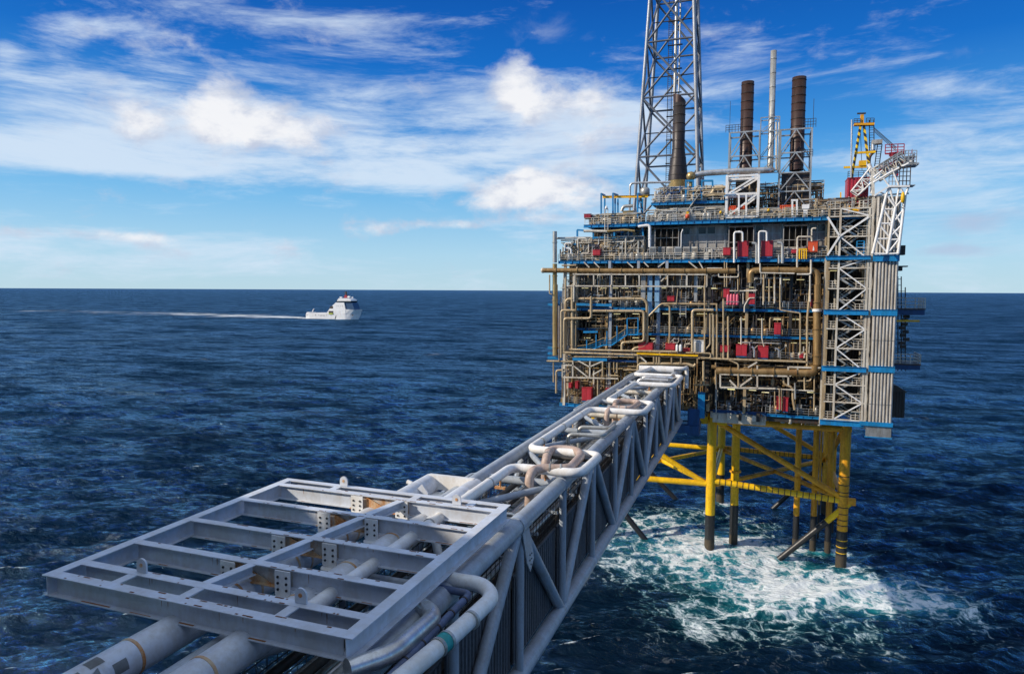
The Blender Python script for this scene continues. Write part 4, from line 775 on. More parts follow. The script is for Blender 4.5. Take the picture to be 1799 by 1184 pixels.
for c in ((2, 212, 310, 587, 720, 'tall red cabinet on the upper deck in front of the middle dark louvre'), (2, 412, 512, 584, 718, 'tall red cabinet between two dark louvres on the upper deck'), (2, 95, 160, 642, 706, 'small red cabinet left of the tall pair on the upper deck'),
          (3, 370, 460, 936, 1050, 'large red cabinet at the bottom left corner of the platform'), (3, 585, 640, 942, 990, 'red cabinet half hidden behind the far end of the bridge, lowest deck'), (3, 250, 276, 893, 936, 'tiny red box on the lowest deck far left'), (3, 310, 336, 878, 940, 'narrow red box right of the tiny one on the lowest deck'),
          (3, 1142, 1206, 108, 155, 'small red cabinet on the middle deck right of the pale blue cable trays'), (3, 880, 1012, 530, 602, 'wide red cabinet behind the looping beige pipes, pipe deck'), (3, 1125, 1212, 536, 592, 'red cabinet left of the two white bottles on the pipe deck'), (3, 1285, 1342, 580, 610, 'low red box beside the white hut on the pipe deck'),
          (3, 1620, 1705, 555, 612, 'red cabinet behind a row of thin vertical pipes, pipe deck'), (4, 181, 265, 450, 532, 'red cabinet on the pipe deck, left of the pair near the middle'), (4, 343, 425, 461, 546, 'red cabinet on the pipe deck, right of the pair near the middle'), (4, 465, 518, 289, 374, 'red cabinet standing alone on the thin blue walkway'),
          (4, 482, 520, 840, 932, 'red cabinet on the lowest deck behind three thin pipes'), (4, 530, 572, 845, 945, 'red cabinet on the lowest deck beside the crooked pipe'), (4, 275, 325, 65, 150, 'red cabinet with a bent pipe in front, middle deck'), (4, 738, 755, 118, 165, 'narrow red cabinet beside the tall brown header pipe'),
          (4, 88, 135, 35, 100, 'red box set back above the pink bottle rack on the middle deck'), (2, 665, 710, 658, 690, 'low red box near the yellow frame on the upper deck'), (4, 655, 690, 520, 548, 'low red box on the pipe deck at the foot of the brown header')):
    cabinet(*c)
cabinet(1, 470, 537, 715, 768, 'faded red cabinet among beige equipment on the upper deck, far left'); cabinet(1, 390, 452, 392, 430, 'small maroon cabinet on the left roof corner', MAROON, 113.6)
cabinet(2, 805, 886, 590, 680, 'orange cabinet with a white mark near the stair tower, upper deck', ORANGE, 112.9, nm='orange_cabinet')
a = K(2, 848, 665, 112.84); MB().prism([(a.x-.12, a.z), (a.x+.12, a.z), (a.x+.1, a.z+.35), (a.x+.03, a.z+.55), (a.x-.03, a.z+.8), (a.x-.08, a.z+.45)], 112.84, 112.85).build('white_mark', WHITE, [o for o in scn.objects if o.name.startswith('orange_cabinet')][0])
# pink gas bottle rack
a = K(4, 108, 152, 112.8); t = thing('gas_bottle_rack', 'rack of pinkish red gas bottles on the middle deck', 'bottle rack', (a.x, 112.8, a.z))
for k in range(4): x = a.x+.25+k*.47; MB().lathe([(0, 0), (.21, .02), (.22, .2), (.22, 1.5), (.14, 1.72), (.05, 1.78), (0, 1.8)], (x, 113.0, a.z), 14).build('bottle', paint('pink_red_paint', (.70, .12, .20), .4, 0, .08), t)
MB().box(a.x, a.x+1.95, 112.75, 112.8, a.z+.5, a.z+.6).build('rack_bar', GALV, t)
for i, (x, lab) in enumerate(((1230, 'left of the two white upright bottles on the pipe deck above the bridge end'), (1262, 'right of the two white upright bottles on the pipe deck above the bridge end'))):
    a = K(3, x, 605, 112.3); t = thing('white_bottle', lab, 'pressure bottle', (a.x, a.y, a.z)); MB().lathe([(0, 0), (.2, .05), (.21, .2), (.21, .95), (.13, 1.15), (0, 1.2)], tuple(a), 16).build('body', WHITE, t); MB().tube([(a.x, a.y, a.z+1.2), (a.x, a.y, a.z+1.35)], .06, 8).build('valve', DARK, t)
a = K(3, 1378, 612, 112.8); b = K(3, 1472, 508, 112.8); t = thing('white_hut', 'plain white hut on the pipe deck right of the bridge end', 'hut', ((a.x+b.x)/2, 113.6, a.z))
MB().box(a.x, b.x, 112.9, 114.5, a.z, b.z).build('wall', WHITE, t); MB().box(a.x-.06, b.x+.06, 112.8, 114.6, b.z+.003, b.z+.08).build('roof', WHITE, t); MB().box(a.x+.15, a.x+.85, 112.86, 112.895, a.z+.05, b.z-.25).build('door', OLDWHITE, t)
# dark louvred air intakes with sloping hoods
for i, (n, x0, x1, y0_, y1_, lab) in enumerate(((1, 1030, 1246, 522, 690, 'leftmost of the three dark louvred air intakes on the upper deck'), (2, 140, 352, 467, 720, 'middle one of the three dark louvred air intakes, behind a red cabinet'), (2, 594, 802, 458, 690, 'rightmost of the three dark louvred air intakes, next to the orange cabinet'))):
    a = K(n, x0, y1_, 114.4); b = K(n, x1, y0_, 114.4); t = thing('air_intake', lab, 'air intake', ((a.x+b.x)/2, 115, a.z))
    m = MB()
    for k in range(26): z = a.z+.1+(b.z-a.z-.2)*k/25; m.bar((a.x+.1, 114.9, z), (b.x-.1, 114.9, z), .3, .03, (0, .6, 1))
    m.build('louvre', LOUV, t); MB().box(a.x, b.x, 115.3, 115.9, a.z, b.z).build('back', LOUV, t); m = MB()
    for k in range(5): x = a.x+(b.x-a.x)*k/4; m.bar((x, 114.5, a.z), (x, 114.5, b.z), .12 if k in (0, 4) else .05, .2)
    for z in (a.z, (a.z+b.z)/2, b.z): m.bar((a.x, 114.48, z), (b.x, 114.48, z), .08, .08)
    m.build('frame', PANEL, t)
    m = MB(); h = .62; v = [(a.x-.05, 113.9, b.z+.05), (b.x+.05, 113.9, b.z+.05), (b.x+.05, 116, b.z+.05), (a.x-.05, 116, b.z+.05), (a.x+.5, 115.4, b.z+h), (b.x-.5, 115.4, b.z+h), (b.x-.5, 116, b.z+h), (a.x+.5, 116, b.z+h)]
    m.add(v, [(0, 1, 5, 4), (1, 2, 6, 5), (2, 3, 7, 6), (3, 0, 4, 7), (4, 5, 6, 7), (3, 2, 1, 0)]).build('hood', GALV, t)
# row of grey switch boxes on the upper deck
for i, x in enumerate((1010, 1090, 1165, 1240, 1315, 1385)):
    a = K(1, x-32, 765, 113.4); b = K(1, x+30, 685, 113.4); t = thing('grey_cabinet', 'grey louvred cabinet in the row below the leftmost dark air intake', 'cabinet', ((a.x+b.x)/2, 113.7, a.z), 'grey cabinets in a row on the upper deck')
    MB().box(a.x, b.x, 113.5, 114.3, a.z+.1, b.z).build('body', (GALV, PANEL, OLDWHITE)[i % 3], t); m = MB()
    for k in range(6): z = a.z+.3+k*(b.z-a.z-.5)/6; m.box(a.x+.1, b.x-.1, 113.46, 113.495, z, z+.06)
    m.build('vent', DARK, t)
# yellow frame
t = thing('yellow_rack', 'small yellow tubular frame beside the orange cabinet', 'frame', tuple(K(2, 760, 735, 112.7)))
for x in (732, 752, 772, 790): MB().tube([K(2, x, 735, 112.7), K(2, x, 655, 112.7)], .09, 8).build('post', YEL, t)
MB().bar(K(2, 725, 655, 112.7), K(2, 795, 652, 112.7), .14, .2).build('top_bar', YEL, t)
for n, x, y, lab in ((1, 1325, 405, 'small red lifebuoy box with a yellow beacon on the left roof railing'),):
    a = K(n, x, y+25, 113.2); t = thing('lifebuoy_box', lab, 'lifebuoy', tuple(a)); MB().lathe([(0, 0), (.3, 0), (.34, .35), (.3, .62), (0, .66)], tuple(a), 14).build('body', ORANGE, t); MB().box(a.x-.18, a.x+.18, a.y-.15, a.y+.15, a.z+.7, a.z+1.05).build('beacon', YEL, t)
for i, (n, x, y) in enumerate(((1, 1625, 378), (2, 75, 350), (2, 475, 330))):
    a = K(n, x, y, 113.3); t = thing('warning_beacon', ('small amber beacon on the railing at the right end of the left roof', 'amber beacon on the railing left of the white lattice frame', 'amber beacon on the railing between the two brown stacks')[i], 'beacon', tuple(a)); MB().lathe([(0, -.15), (.16, -.15), (.2, .1), (.1, .28), (0, .3)], tuple(a), 12).build('lens', YEL, t); MB().bar((a.x, a.y, a.z-.6), (a.x, a.y, a.z-.16), .06, .06).build('stem', DARK, t)
# blue stair from the pipe deck to the thin walkway
t = thing('blue_stairs', 'bright blue stair with landing climbing from the pipe deck at the left', 'stairs', tuple(K(3, 400, 600, 112.4)))
Ys = 112.45
prof = [(330, 615), (415, 605), (560, 545), (640, 545), (780, 450), (880, 450)]
for (x0, y0_), (x1, y1_) in zip(prof[:-1], prof[1:]):
    nm = 'landing' if abs(y0_-y1_) < 15 else 'stair_flight'
    MB().bar(K(3, x0, y0_, Ys), K(3, x1, y1_, Ys), .06, .28, (0, 0, 1)).bar(K(3, x0, y0_, Ys+1.0), K(3, x1, y1_, Ys+1.0), .06, .28, (0, 0, 1)).build(nm, BLUE, t)
    q = MB(); a = K(3, x0, y0_, Ys); b = K(3, x1, y1_, Ys); n_ = max(2, int((b-a).length/.28))
    for k in range(n_): p = a.lerp(b, (k+.5)/n_); q.box(p.x-.12, p.x+.12, Ys+.05, Ys+.95, p.z-.02, p.z+.02)
    q.build('treads', DBLUE, t)
    for yy_ in (Ys, Ys+1):
        for h_, mt in ((.42, BLUE), (.78, BLUE), (1.15, BEIGE)): MB().bar(K(3, x0, y0_, yy_)+Vector((0, 0, h_)), K(3, x1, y1_, yy_)+Vector((0, 0, h_)), .07, .07 if h_ < 1.1 else .1).build('handrail', mt, t)
for x, y0_, y1_ in ((415, 610, 500), (500, 572, 452), (598, 548, 420), (688, 512, 372), (780, 455, 305), (878, 455, 300)): MB().bar(K(3, x, y0_, Ys-.05), K(3, x, y1_, Ys-.05), .16, .14).build('post', BLUE, t)
m = MB().bar(K(3, 780, 305, Ys), K(3, 880, 303, Ys), .1, .12); m.build('top_rail', BLUE, t)

# yellow lifting gantry on the left roof
t = thing('lifting_gantry', 'yellow lifting beam on blue posts above the left roof', 'gantry', tuple(K(1, 750, 470, 114)))
for x, y0_, y1_, Yp in ((546, 415, 205, 113.8), (578, 415, 250, 117), (652, 415, 203, 113.8), (697, 415, 255, 117), (672, 415, 250, 115.5), (875, 470, 205, 113.8), (920, 415, 255, 117)): MB().bar(K(1, x, y0_, Yp), K(1, x, y1_, Yp), .24, .24).build('post', BLUE, t)
for a, b in (((546, 210), (580, 225)), ((652, 208), (697, 222)), ((875, 208), (915, 222))): MB().bar(K(1, *a, 113.8), K(1, *b, 116.6), .2, .3).build('cross_head', BLUE, t)
MB().ibeam(K(1, 560, 228, 115), K(1, 970, 222, 115), .35, .38).build('runway_beam', YEL, t)
for y in (260, 320, 380): MB().bar(K(1, 868, y, 113.9), K(1, 925, y+40, 113.9), .16, .16).build('lattice', BLUE, t)
a = K(1, 740, 410, 113.7); t = thing('cooler_unit', 'beige ribbed cooler unit under the yellow gantry', 'cooler', tuple(a))
MB().ribbed(a.x, a.x+1.7, 113.8, a.z, a.z+.85, .2, .06).build('fins', GOLD, t); MB().box(a.x, a.x+1.7, 113.81, 115, a.z, a.z+.88).build('body', BEIGE, t)

# tall ladder mast, white, upper left
t = thing('ladder_mast', 'slim white ladder mast rising in front of the left roof corner', 'mast', tuple(K(1, 592, 700, 112.9)))
MB().ladder(K(1, 592, 700, 112.9), K(1, 592, 345, 112.9), .55, .05).build('ladder', OLDWHITE, t); MB().lathe([(0, 0), (.22, 0), (.25, .3), (.1, .6), (0, .6)], tuple(K(1, 592, 350, 112.9)), 12).build('lamp_head', WHITE, t)

# ---------------- exhaust stacks ----------------
def P5(x, y, Y): return at(1, Y, x, y)
def stackthing(nm, lab, cx_top, ytop, ybot, rtop, Y, mat, bands, prof=None, base=None):
    b = P5(cx_top, ybot, Y); tz = P5(cx_top, ytop, Y).z; t = thing(nm, lab, 'exhaust stack', tuple(b)); Hh = tz-b.z
    pr_ = [(r_, f*Hh) for r_, f in prof] if prof else [(rtop, 0), (rtop, Hh)]
    pr_ += [(pr_[-1][0]-.06, pr_[-1][1]), (pr_[-1][0]-.08, pr_[-1][1]-1.5)]
    MB().lathe(pr_, tuple(b), 28).build('tube', mat, t)
    for k in range(bands):
        f = (k+.6)/bands; z = Hh*f; rr = np.interp(f, [q[1] for q in prof], [q[0] for q in prof]) if prof else rtop
        MB().lathe([(rr+.01, z), (rr+.05, z), (rr+.05, z+.08), (rr+.01, z+.08)], tuple(b), 28).build('ring', STACKD if mat is STACKB else DARK, t)
    return t, b, Hh
Y1 = 118.5
t, b, Hh = stackthing('exhaust_stack', 'dark flared exhaust stack inside the lattice tower, gold insulated at its base', 1191, 182, 318, .98, Y1, STACKD, 9, [(1.62, 0), (1.58, .08), (1.25, .28), (1.0, .42), (.98, 1)])
g = P5(1191, 352, Y1); MB().lathe([(1.2, 0), (1.52, .9), (1.52, b.z-g.z-.5), (1.62, b.z-g.z)], tuple(g), 28).build('insulated_base', GOLD, t)
m = MB(); n = 24; vs = [(b.x+.98*math.cos(2*math.pi*k/n), b.y+.98*math.sin(2*math.pi*k/n), b.z+Hh) for k in range(n)]+[(b.x+1.04*math.cos(2*math.pi*k/n), b.y+1.0*math.sin(2*math.pi*k/n), b.z+Hh+.75+.75*math.cos(2*math.pi*k/n+2.6)) for k in range(n)]
m.add(vs, [(k, (k+1) % n, n+(k+1) % n, n+k) for k in range(n)], True).build('slanted_mouth', STACKB, t)
Y2 = 119.5
t2, b2, H2 = stackthing('exhaust_stack', 'left of the two plain brown exhaust stacks, slightly shorter', 1309, 145, 322, .98, Y2, STACKB, 12)
t3, b3, H3 = stackthing('exhaust_stack', 'rightmost and darkest brown exhaust stack with a boxy casing at its foot', 1399, 137, 300, 1.05, Y2, STACKB, 12)
c = P5(1392, 352, Y2); MB().box(c.x-1.7, c.x+2.6, Y2-1.6, Y2+1.6, c.z-.5, P5(1392, 305, Y2).z).build('casing', STACKD, t3); c = P5(1309, 360, Y2); MB().box(c.x-1.5, c.x+2, Y2-1.4, Y2+1.6, c.z, P5(1309, 318, Y2).z).build('casing', DARK, t2)
b = P5(1352, 300, Y2-1); tz = P5(1356, 90, Y2-1).z; t = thing('vent_pipe', 'tall thin bright silver vent pipe between the two brown stacks', 'vent', tuple(b)); b.x = P5(1356, 200, Y2-1).x
MB().lathe([(.46, 0), (.46, tz-b.z), (.40, tz-b.z), (.38, tz-b.z-1)], tuple(b), 20).build('tube', GALV, t)
for k in range(8): MB().lathe([(.47, 2+k*2.2), (.5, 2+k*2.2), (.5, 2.08+k*2.2), (.47, 2.08+k*2.2)], tuple(b), 20).build('ring', GALV, t)
for x in (1364, 1369): q = P5(x, 300, Y2-1.5); o = MB().tube([q, P5(x, 215, Y2-1.5)], .14, 8).build('instrument_pipe', OLDWHITE); tag(o, ('left' if x == 1364 else 'right')+' of the two thin white pipes beside the silver vent', 'pipe')
def lattice(nm, lab, x0, x1, ys_, Yf, Yb, mat, w=.16, cat='support frame', fan=True):
    a = P5(x0, ys_[-1], Yf); t = thing(nm, lab, cat, tuple(a)); lv = [P5((x0+x1)/2, y, Yf).z for y in ys_]; X0 = P5(x0, ys_[0], Yf).x; X1 = P5(x1, ys_[0], Yf).x
    for x in (X0, X1):
        for y in (Yf, Yb): MB().bar((x, y, lv[-1]), (x, y, lv[0]), w*1.5, w*1.5).build('post', mat, t)
    for i, z in enumerate(lv):
        for a_, b_ in (((X0, Yf), (X1, Yf)), ((X0, Yb), (X1, Yb)), ((X0, Yf), (X0, Yb)), ((X1, Yf), (X1, Yb))): MB().bar((*a_, z), (*b_, z), w*1.3, w*1.3).build('girt', mat, t)
    xm = (X0+X1)/2
    for z1, z0 in zip(lv[:-1], lv[1:]):
        for y in (Yf, Yb):
            if fan: MB().bar((xm, y, z1), (X0, y, z0), w, w).build('brace', mat, t); MB().bar((xm, y, z1), (X1, y, z0), w, w).build('brace', mat, t)
            else: MB().bar((X1, y, z1), (X0, y, z0), w, w).build('brace', mat, t)
        MB().bar((X0, Yf, z1), (X0, Yb, z0), w, w).build('brace', mat, t); MB().bar((X1, Yf, z1), (X1, Yb, z0), w, w).build('brace', mat, t)
    return t, X0, X1, lv
tA, xa, xb, lv = lattice('stack_frame', 'galvanised frame bracing the left brown stack', 1282, 1335, [232, 274, 318], 117.6, 121.6, GALV)
MB().rail((xa-.6, 117.5, lv[0]+.1), (xa+1.8, 117.5, lv[0]+.1), 1.1, .045, .5).build('railing', DARK, tA); MB().bar((xa, 117.5, lv[0]), (xa, 117.5, lv[0]+5), .06, .06).build('rod', DARK, tA)
tB, xa, xb, lv = lattice('stack_frame', 'galvanised frame bracing the right brown stack', 1372, 1427, [227, 268, 303, 336, 372], 117.4, 121.8, GALV)
MB().rail((xb-1.4, 117.3, lv[0]+.1), (xb+.5, 117.3, lv[0]+.1), 1.3, .045, .4).build('railing', DARK, tB); MB().rail((xb-1.4, 117.3, lv[1]-.8), (xb+.2, 117.3, lv[1]-.8), 1.1, .045, .4).build('railing', DARK, tB); MB().bar((xb+.1, 117.3, lv[0]), (xb+.1, 117.3, lv[0]+4.4), .07, .07).build('rod', DARK, tB)
lattice('vent_support_tower', 'narrow galvanised frame holding the silver vent pipe', 1337, 1370, [206, 230, 275, 300], 117.9, 120, GALV, .10, fan=False)
tC, xa, xb, lv = lattice('white_lattice_frame', 'white lattice frame standing on the upper deck in front of the left brown stack', 1277.5, 1333, [309, 341, 381], 113.9, 117, WHITE, .26, fan=False)
for x in (1298, 1311): MB().bar(P5(x, 381, 113.8), P5(x, 342, 113.8), .26, .26).build('post', WHITE, tC)
t = thing('white_ladder_frame', 'white upright rectangular frame before the right orange tank', 'frame', tuple(P5(1396, 378, 113.6)))
for x in (1392, 1400): MB().bar(P5(x, 378, 113.6), P5(x, 352, 113.6), .25, .2).build('post', WHITE, t)
MB().bar(P5(1390, 352, 113.6), P5(1402, 352, 113.6), .25, .25).build('head', WHITE, t)
for i, (x0, x1, y0_, y1_, lab) in enumerate(((1280, 1309, 361, 381, 'orange container behind the white lattice frame'), (1370, 1397, 360, 379, 'orange container at the foot of the right brown stack'))):
    a = P5(x0, y1_, 115.2); b = P5(x1, y0_, 115.2); t = thing('orange_container', lab, 'container', ((a.x+b.x)/2, 116, a.z)); MB().ribbed(a.x, b.x, 115.2, a.z, b.z, .3, .06).build('side', ORANGE, t); MB().box(a.x, b.x, 115.21, 117, a.z, b.z).build('body', ORANGE, t); MB().box(a.x-.03, b.x+.03, 115.1, 115.2, b.z-.16, b.z-.002).build('top_rail', ORANGE, t)
a = P5(1409, 367, 113.6); b = P5(1422, 359, 113.6); o = MB().box(a.x, b.x, 113.6, 114.2, a.z, b.z).box(a.x+.2, b.x-.2, 113.7, 114.1, a.z-.8, a.z).build('white_tank', WHITE); tag(o, 'small white box raised above the railing right of the right orange container', 'tank')
# the long silver duct on the roof
o = MB().tube([P5(1214, 312, 116.5)+Vector((0, 0, -1)), P5(1214, 312, 116.5), P5(1232, 305, 116.5), P5(1300, 300.5, 116.5), P5(1353, 299, 116.5), P5(1356, 299, 118.4)], .48, 20, .8).build('silver_duct', SILVER); tag(o, 'long horizontal silver duct on the roof running to the vent pipe', 'duct')
a = P5(1214, 310, 115.6); o = MB().lathe([(0, -.75), (.45, -.6), (.72, -.2), (.75, .1), (.55, .6), (0, .8)], tuple(a), 20).tube([(a.x, a.y, a.z-2.6), (a.x, a.y, a.z-.6)], .3, 12).build('round_vessel', GOLD); tag(o, 'round gold topped vessel right of the flared dark stack', 'vessel')
o = MB().tube([P5(1106, 376, 116), P5(1107, 322, 116), P5(1178, 320, 116)], .18, 12, .7).build('silver_pipe', SILVER); tag(o, 'thin silver pipe arching over the yellow gantry to the flared stack', 'pipe')
o = MB().tube([P5(1234, 345, 115), P5(1250, 341, 115), P5(1256, 330, 115), P5(1279, 329, 115)], .26, 12, .4).build('beige_pipe', BEIGE); tag(o, 'upper of two short beige pipes left of the white lattice frame', 'pipe')
o = MB().tube([P5(1236, 345, 114.7), P5(1279, 340.5, 114.7)], .2, 12).build('beige_pipe', BEIGE); tag(o, 'lower of two short beige pipes left of the white lattice frame', 'pipe')
for i, (x0, x1) in enumerate(((1205, 1218), (1233, 1252))):
    t = thing('blue_steel_frame', ('left' if i == 0 else 'right')+' of the two blue steel portals beside the round vessel on the roof', 'steel frame', tuple(P5(x0, 356, 115)))
    for x in (x0, x1): MB().bar(P5(x, 356, 115.2), P5(x, 318, 115.2), .25, .25).build('post', BLUE, t)
    MB().bar(P5(x0-1, 318, 115.2), P5(x1+1, 318, 115.2), .3, .3).build('head', BLUE, t); MB().bar(P5(x0, 336, 115.2), P5(x1, 334, 115.2), .2, .2).build('rail', BLUE, t)
for i, (x, y) in enumerate(((1222, 340), (1209, 368))):
    a = P5(x-9, y+22, 114.2); b = P5(x+9, y, 114.2); t = thing('roof_stair', ('upper' if i == 0 else 'lower')+' short grey stair flight on the left roof', 'stairs', tuple(a))
    MB().bar(a, b, .9, .1).build('flight', GALV, t); MB().bar(a+Vector((0, -.45, 1)), b+Vector((0, -.45, 1)), .08, .08).build('handrail', OLDWHITE, t)

# ---------------- flare tower ----------------
ft = thing('flare_tower', 'tall grey tubular lattice tower with four legs running out of the top of the picture', 'lattice tower', (-16.4, 129, 56.3))
zb, zt = 56.3, 112.0
def fl(i, z):       # leg i at height z; the tower tapers upwards
    f = (z-63.4)/(95.8-63.4); x0, x1 = -21.8+1.73*f, -11.0-1.5*f; y0, y1 = 124+.9*f, 134.6-.9*f
    return Vector(((x0, x1, x1, x0)[i], (y0, y0, y1, y1)[i], z))
for i in range(4): MB().tube([fl(i, zb), fl(i, zt)], .33 if i in (1, 3) else .30, 14).build('leg', STEELG, ft)
fz = [56.6] + [P5(1135, y, 124.3).z for y in (276, 172, 74)] + [98.6, 108.6]
for k, z in enumerate(fz):
    for i in range(4): MB().tube([fl(i, z), fl((i+1) % 4, z)], .17, 10).build('girt', STEELD, ft)
    if k < len(fz)-1:
        z2 = fz[k+1]
        for i in range(4):
            j = (i+1) % 4
            MB().tube([fl(i, z), fl(j, z2)], .19, 10).build('brace', STEELD, ft); MB().tube([fl(j, z), fl(i, z2)], .19, 10).build('brace', STEELD, ft)
        MB().tube([fl(0, (z+z2)/2).lerp(fl(3, (z+z2)/2), .5), fl(1, (z+z2)/2).lerp(fl(2, (z+z2)/2), .5)], .1, 8).build('mid_girt', DARK, ft)
xc = -15.9
MB().tube([(xc, 129, 60), (xc, 129, zt)], .30, 12).build('flare_riser', GALV, ft); MB().tube([(xc+.7, 129, 60), (xc+.7, 129, zt)], .14, 8).build('riser', GALV, ft); MB().ladder((xc-.9, 128.8, 60), (xc-.9, 128.8, zt), .7, .05).build('ladder', DARK, ft)
for z in np.arange(64, zt, 4.2): MB().bar((xc-1.4, 128.9, z), (xc+1.2, 128.9, z), .5, .12).build('ladder_stage', DARK, ft)
MB().lathe([(.0, 0), (.85, 0), (.85, 1.2), (.6, 1.5), (0, 1.5)], tuple(P5(1133, 345, 124)), 16).build('leg_socket', GALV, ft)

# ---------------- stair tower ----------------
YS = 111.2
st = thing('stair_tower', 'white braced stair tower with zigzag flights up the right side of the platform', 'stair tower', (13, YS+2, 25))
levels = [((n, y)) for n, y in ((4, 1005), (4, 875), (4, 745), (4, 635), (4, 475), (4, 330), (4, 200), (4, 30), (2, 810), (2, 735), (2, 548), (2, 380), (2, 315))]
X0s, X1s, X2s = K(4, 838, 500, YS).x, K(4, 922, 500, YS).x, K(4, 1135, 500, YS).x
lz = sorted(K(n, 1000 if n == 4 else 1100, y, YS).z for n, y in levels)
for x in (X0s, X1s, X2s):
    for y in (YS, YS+4.6): MB().bar((x, y, lz[0]-.5), (x, y, lz[-1 if x != X0s else -1]), .26, .26).build('post', OLDWHITE if x != X0s else BEIGE, st)
for i, z in enumerate(lz):
    MB().bar((X0s, YS-.02, z), (X2s+.4, YS-.02, z), .18, .2).build('girt', OLDWHITE, st)
    MB().box(X0s+.1, X1s+.6, YS+.2, YS+4.4, z-.1, z).build('landing', DARK, st); MB().box(X2s-1.0, X2s-.15, YS+.2, YS+4.4, z-.1, z).build('landing', DARK, st)
    MB().rail((X0s+.1, YS+.15, z), (X1s-.1, YS+.15, z), 1.1, .05, .7).build('railing', OLDWHITE, st); MB().rail((X2s-1.4, YS+.3, z), (X2s-.2, YS+.3, z), 1.1, .05, .6).build('railing', OLDWHITE, st)
    if i < len(lz)-1:
        z2 = lz[i+1]; f = i % 2 == 0
        a, b = ((X1s, z), (X2s, z2)) if f else ((X2s, z), (X1s, z2))
        MB().bar((a[0], YS-.03, a[1]), (b[0], YS-.03, b[1]), .17, .17).build('brace', WHITE, st)
        MB().bar((X1s, YS+.05, (z+z2)/2), (X2s, YS+.05, (z+z2)/2), .1, .1).build('girt', OLDWHITE, st)
        for q, (xa, xb_) in enumerate((((X1s+.4, X2s-1.2)), ((X2s-1.2, X1s+.4)))):
            zq = z+(z2-z)*q/2; zr = z+(z2-z)*(q+1)/2; yq = YS+1.2+1.3*q
            s_ = MB().bar((xb_, yq, zq), (xa, yq, zr), .06, .26).bar((xb_, yq+.9, zq), (xa, yq+.9, zr), .06, .26).build('stair_flight', GALV, st)
            m = MB()
            for k in range(8): f_ = (k+.5)/8; x = xb_+(xa-xb_)*f_; m.box(x-.12, x+.12, yq+.04, yq+.86, zq+(zr-zq)*f_-.02, zq+(zr-zq)*f_+.02)
            m.build('treads', DARK, s_)
            for h_ in (.55, 1.05): MB().bar((xb_, yq-.02, zq+h_), (xa, yq-.02, zr+h_), .06, .06).build('handrail', OLDWHITE, s_)
zc = K(2, 1070, 545, YS).z
for p in ((965, 385), (1305, 388), (965, 702)): MB().bar(K(2, 1066, 545, YS-.15), K(2, *p, YS-.15), .26, .26).build('cross_brace', WHITE, st)
for n, y in ((4, 203), (4, 622), (2, 730), (4, 1022)): z = K(n, 900, y, YS-.2).z; MB().ibeam((X0s-.3, YS-.35, z+.35), (X2s+.3, YS-.35, z+.35), .4, .75 if n == 4 else .6).build('deck_beam', BLUE, st)
a = K(2, 1205, 705, YS+.5); b = K(2, 1270, 585, YS+.5); t = thing('blue_ladder_cage', 'blue cage ladder standing in the stair tower', 'ladder', tuple(a))
for x in (a.x, b.x): MB().bar((x, YS+.4, a.z), (x, YS+.4, b.z), .16, .16).build('upright', BLUE, t)
for k in range(6): z = a.z+(b.z-a.z)*k/5; MB().bar((a.x, YS+.38, z), (b.x, YS+.38, z), .1, .1).build('rung', BLUE, t)

# ---------------- ribbed casing tower on the right ----------------
YR = 111.0
cs = thing('casing_tower', 'tall vertical tower of pale round ribbed cladding on the right edge of the platform', 'cladding tower', (17, YR+3, 24))
Xa, Xb = K(4, 1190, 400, YR).x, K(4, 1366, 400, YR).x
Xb2 = at(1, YR, 1564, 700).x
zs = [K(4, 1250, y, YR).z for y in (1030, 890, 630, 415, 205)]+[K(2, 1450, y, YR).z for y in (715, 380, 215)]
for i, (z0, z1) in enumerate(zip(zs[:-1], zs[1:])):
    MB().ribbed(Xa, Xb, YR, z0+.04, z1-.04, (Xb-Xa)/7, .28, round_=True).build('ribbed_panel', RIB, cs); MB().box(Xa-.05, Xb+.05, YR+.02, YR+.1, z1-.12, z1+.0).build('joint_strip', GALV, cs)
MB().box(Xa, Xb, YR+.12, YR+6, zs[0], zs[-1]).build('core', PANEL, cs)
for i, y in enumerate((40, 628, 208)):
    z = K(4, 1250, y, YR).z if y != 40 else K(2, 1450, 730, YR).z
    MB().box(Xa-.3, Xb+.05, YR-.42, YR-.3, z-.42, z+.42).build('band', BLUE, cs); MB().box(Xa-.3, Xb+.05, YR-.55, YR-.02, z+.423, z+.48).build('band_flange', BLUE, cs)
z = K(4, 1250, 1035, YR).z; MB().box(Xa-1.2, Xb+.1, YR-.42, YR-.3, z-.3, z+.3).build('band', BLUE, cs); MB().ribbed(Xa+.1-.4, Xb, YR-.1, z-1.9, z-.3, .16, .05).build('skirt', GALV, cs); MB().box(Xa-.4, Xb+.1, YR-.2, YR+.1, z-2.05, z-1.9).build('skirt_edge', BLUE, cs)
MB().bar((Xa-.45, YR+.2, zs[0]-1), (Xa-.45, YR+.2, zs[-1]), .3, .3).build('side_post', OLDWHITE, cs); MB().ladder((Xa-.9, YR+.3, zs[0]), (Xa-.9, YR+.3, zs[-1]), .5, .05).build('ladder', GALV, cs)
wall(X2s, Xa, YR+3, D[0]-1, D[5], WALL)

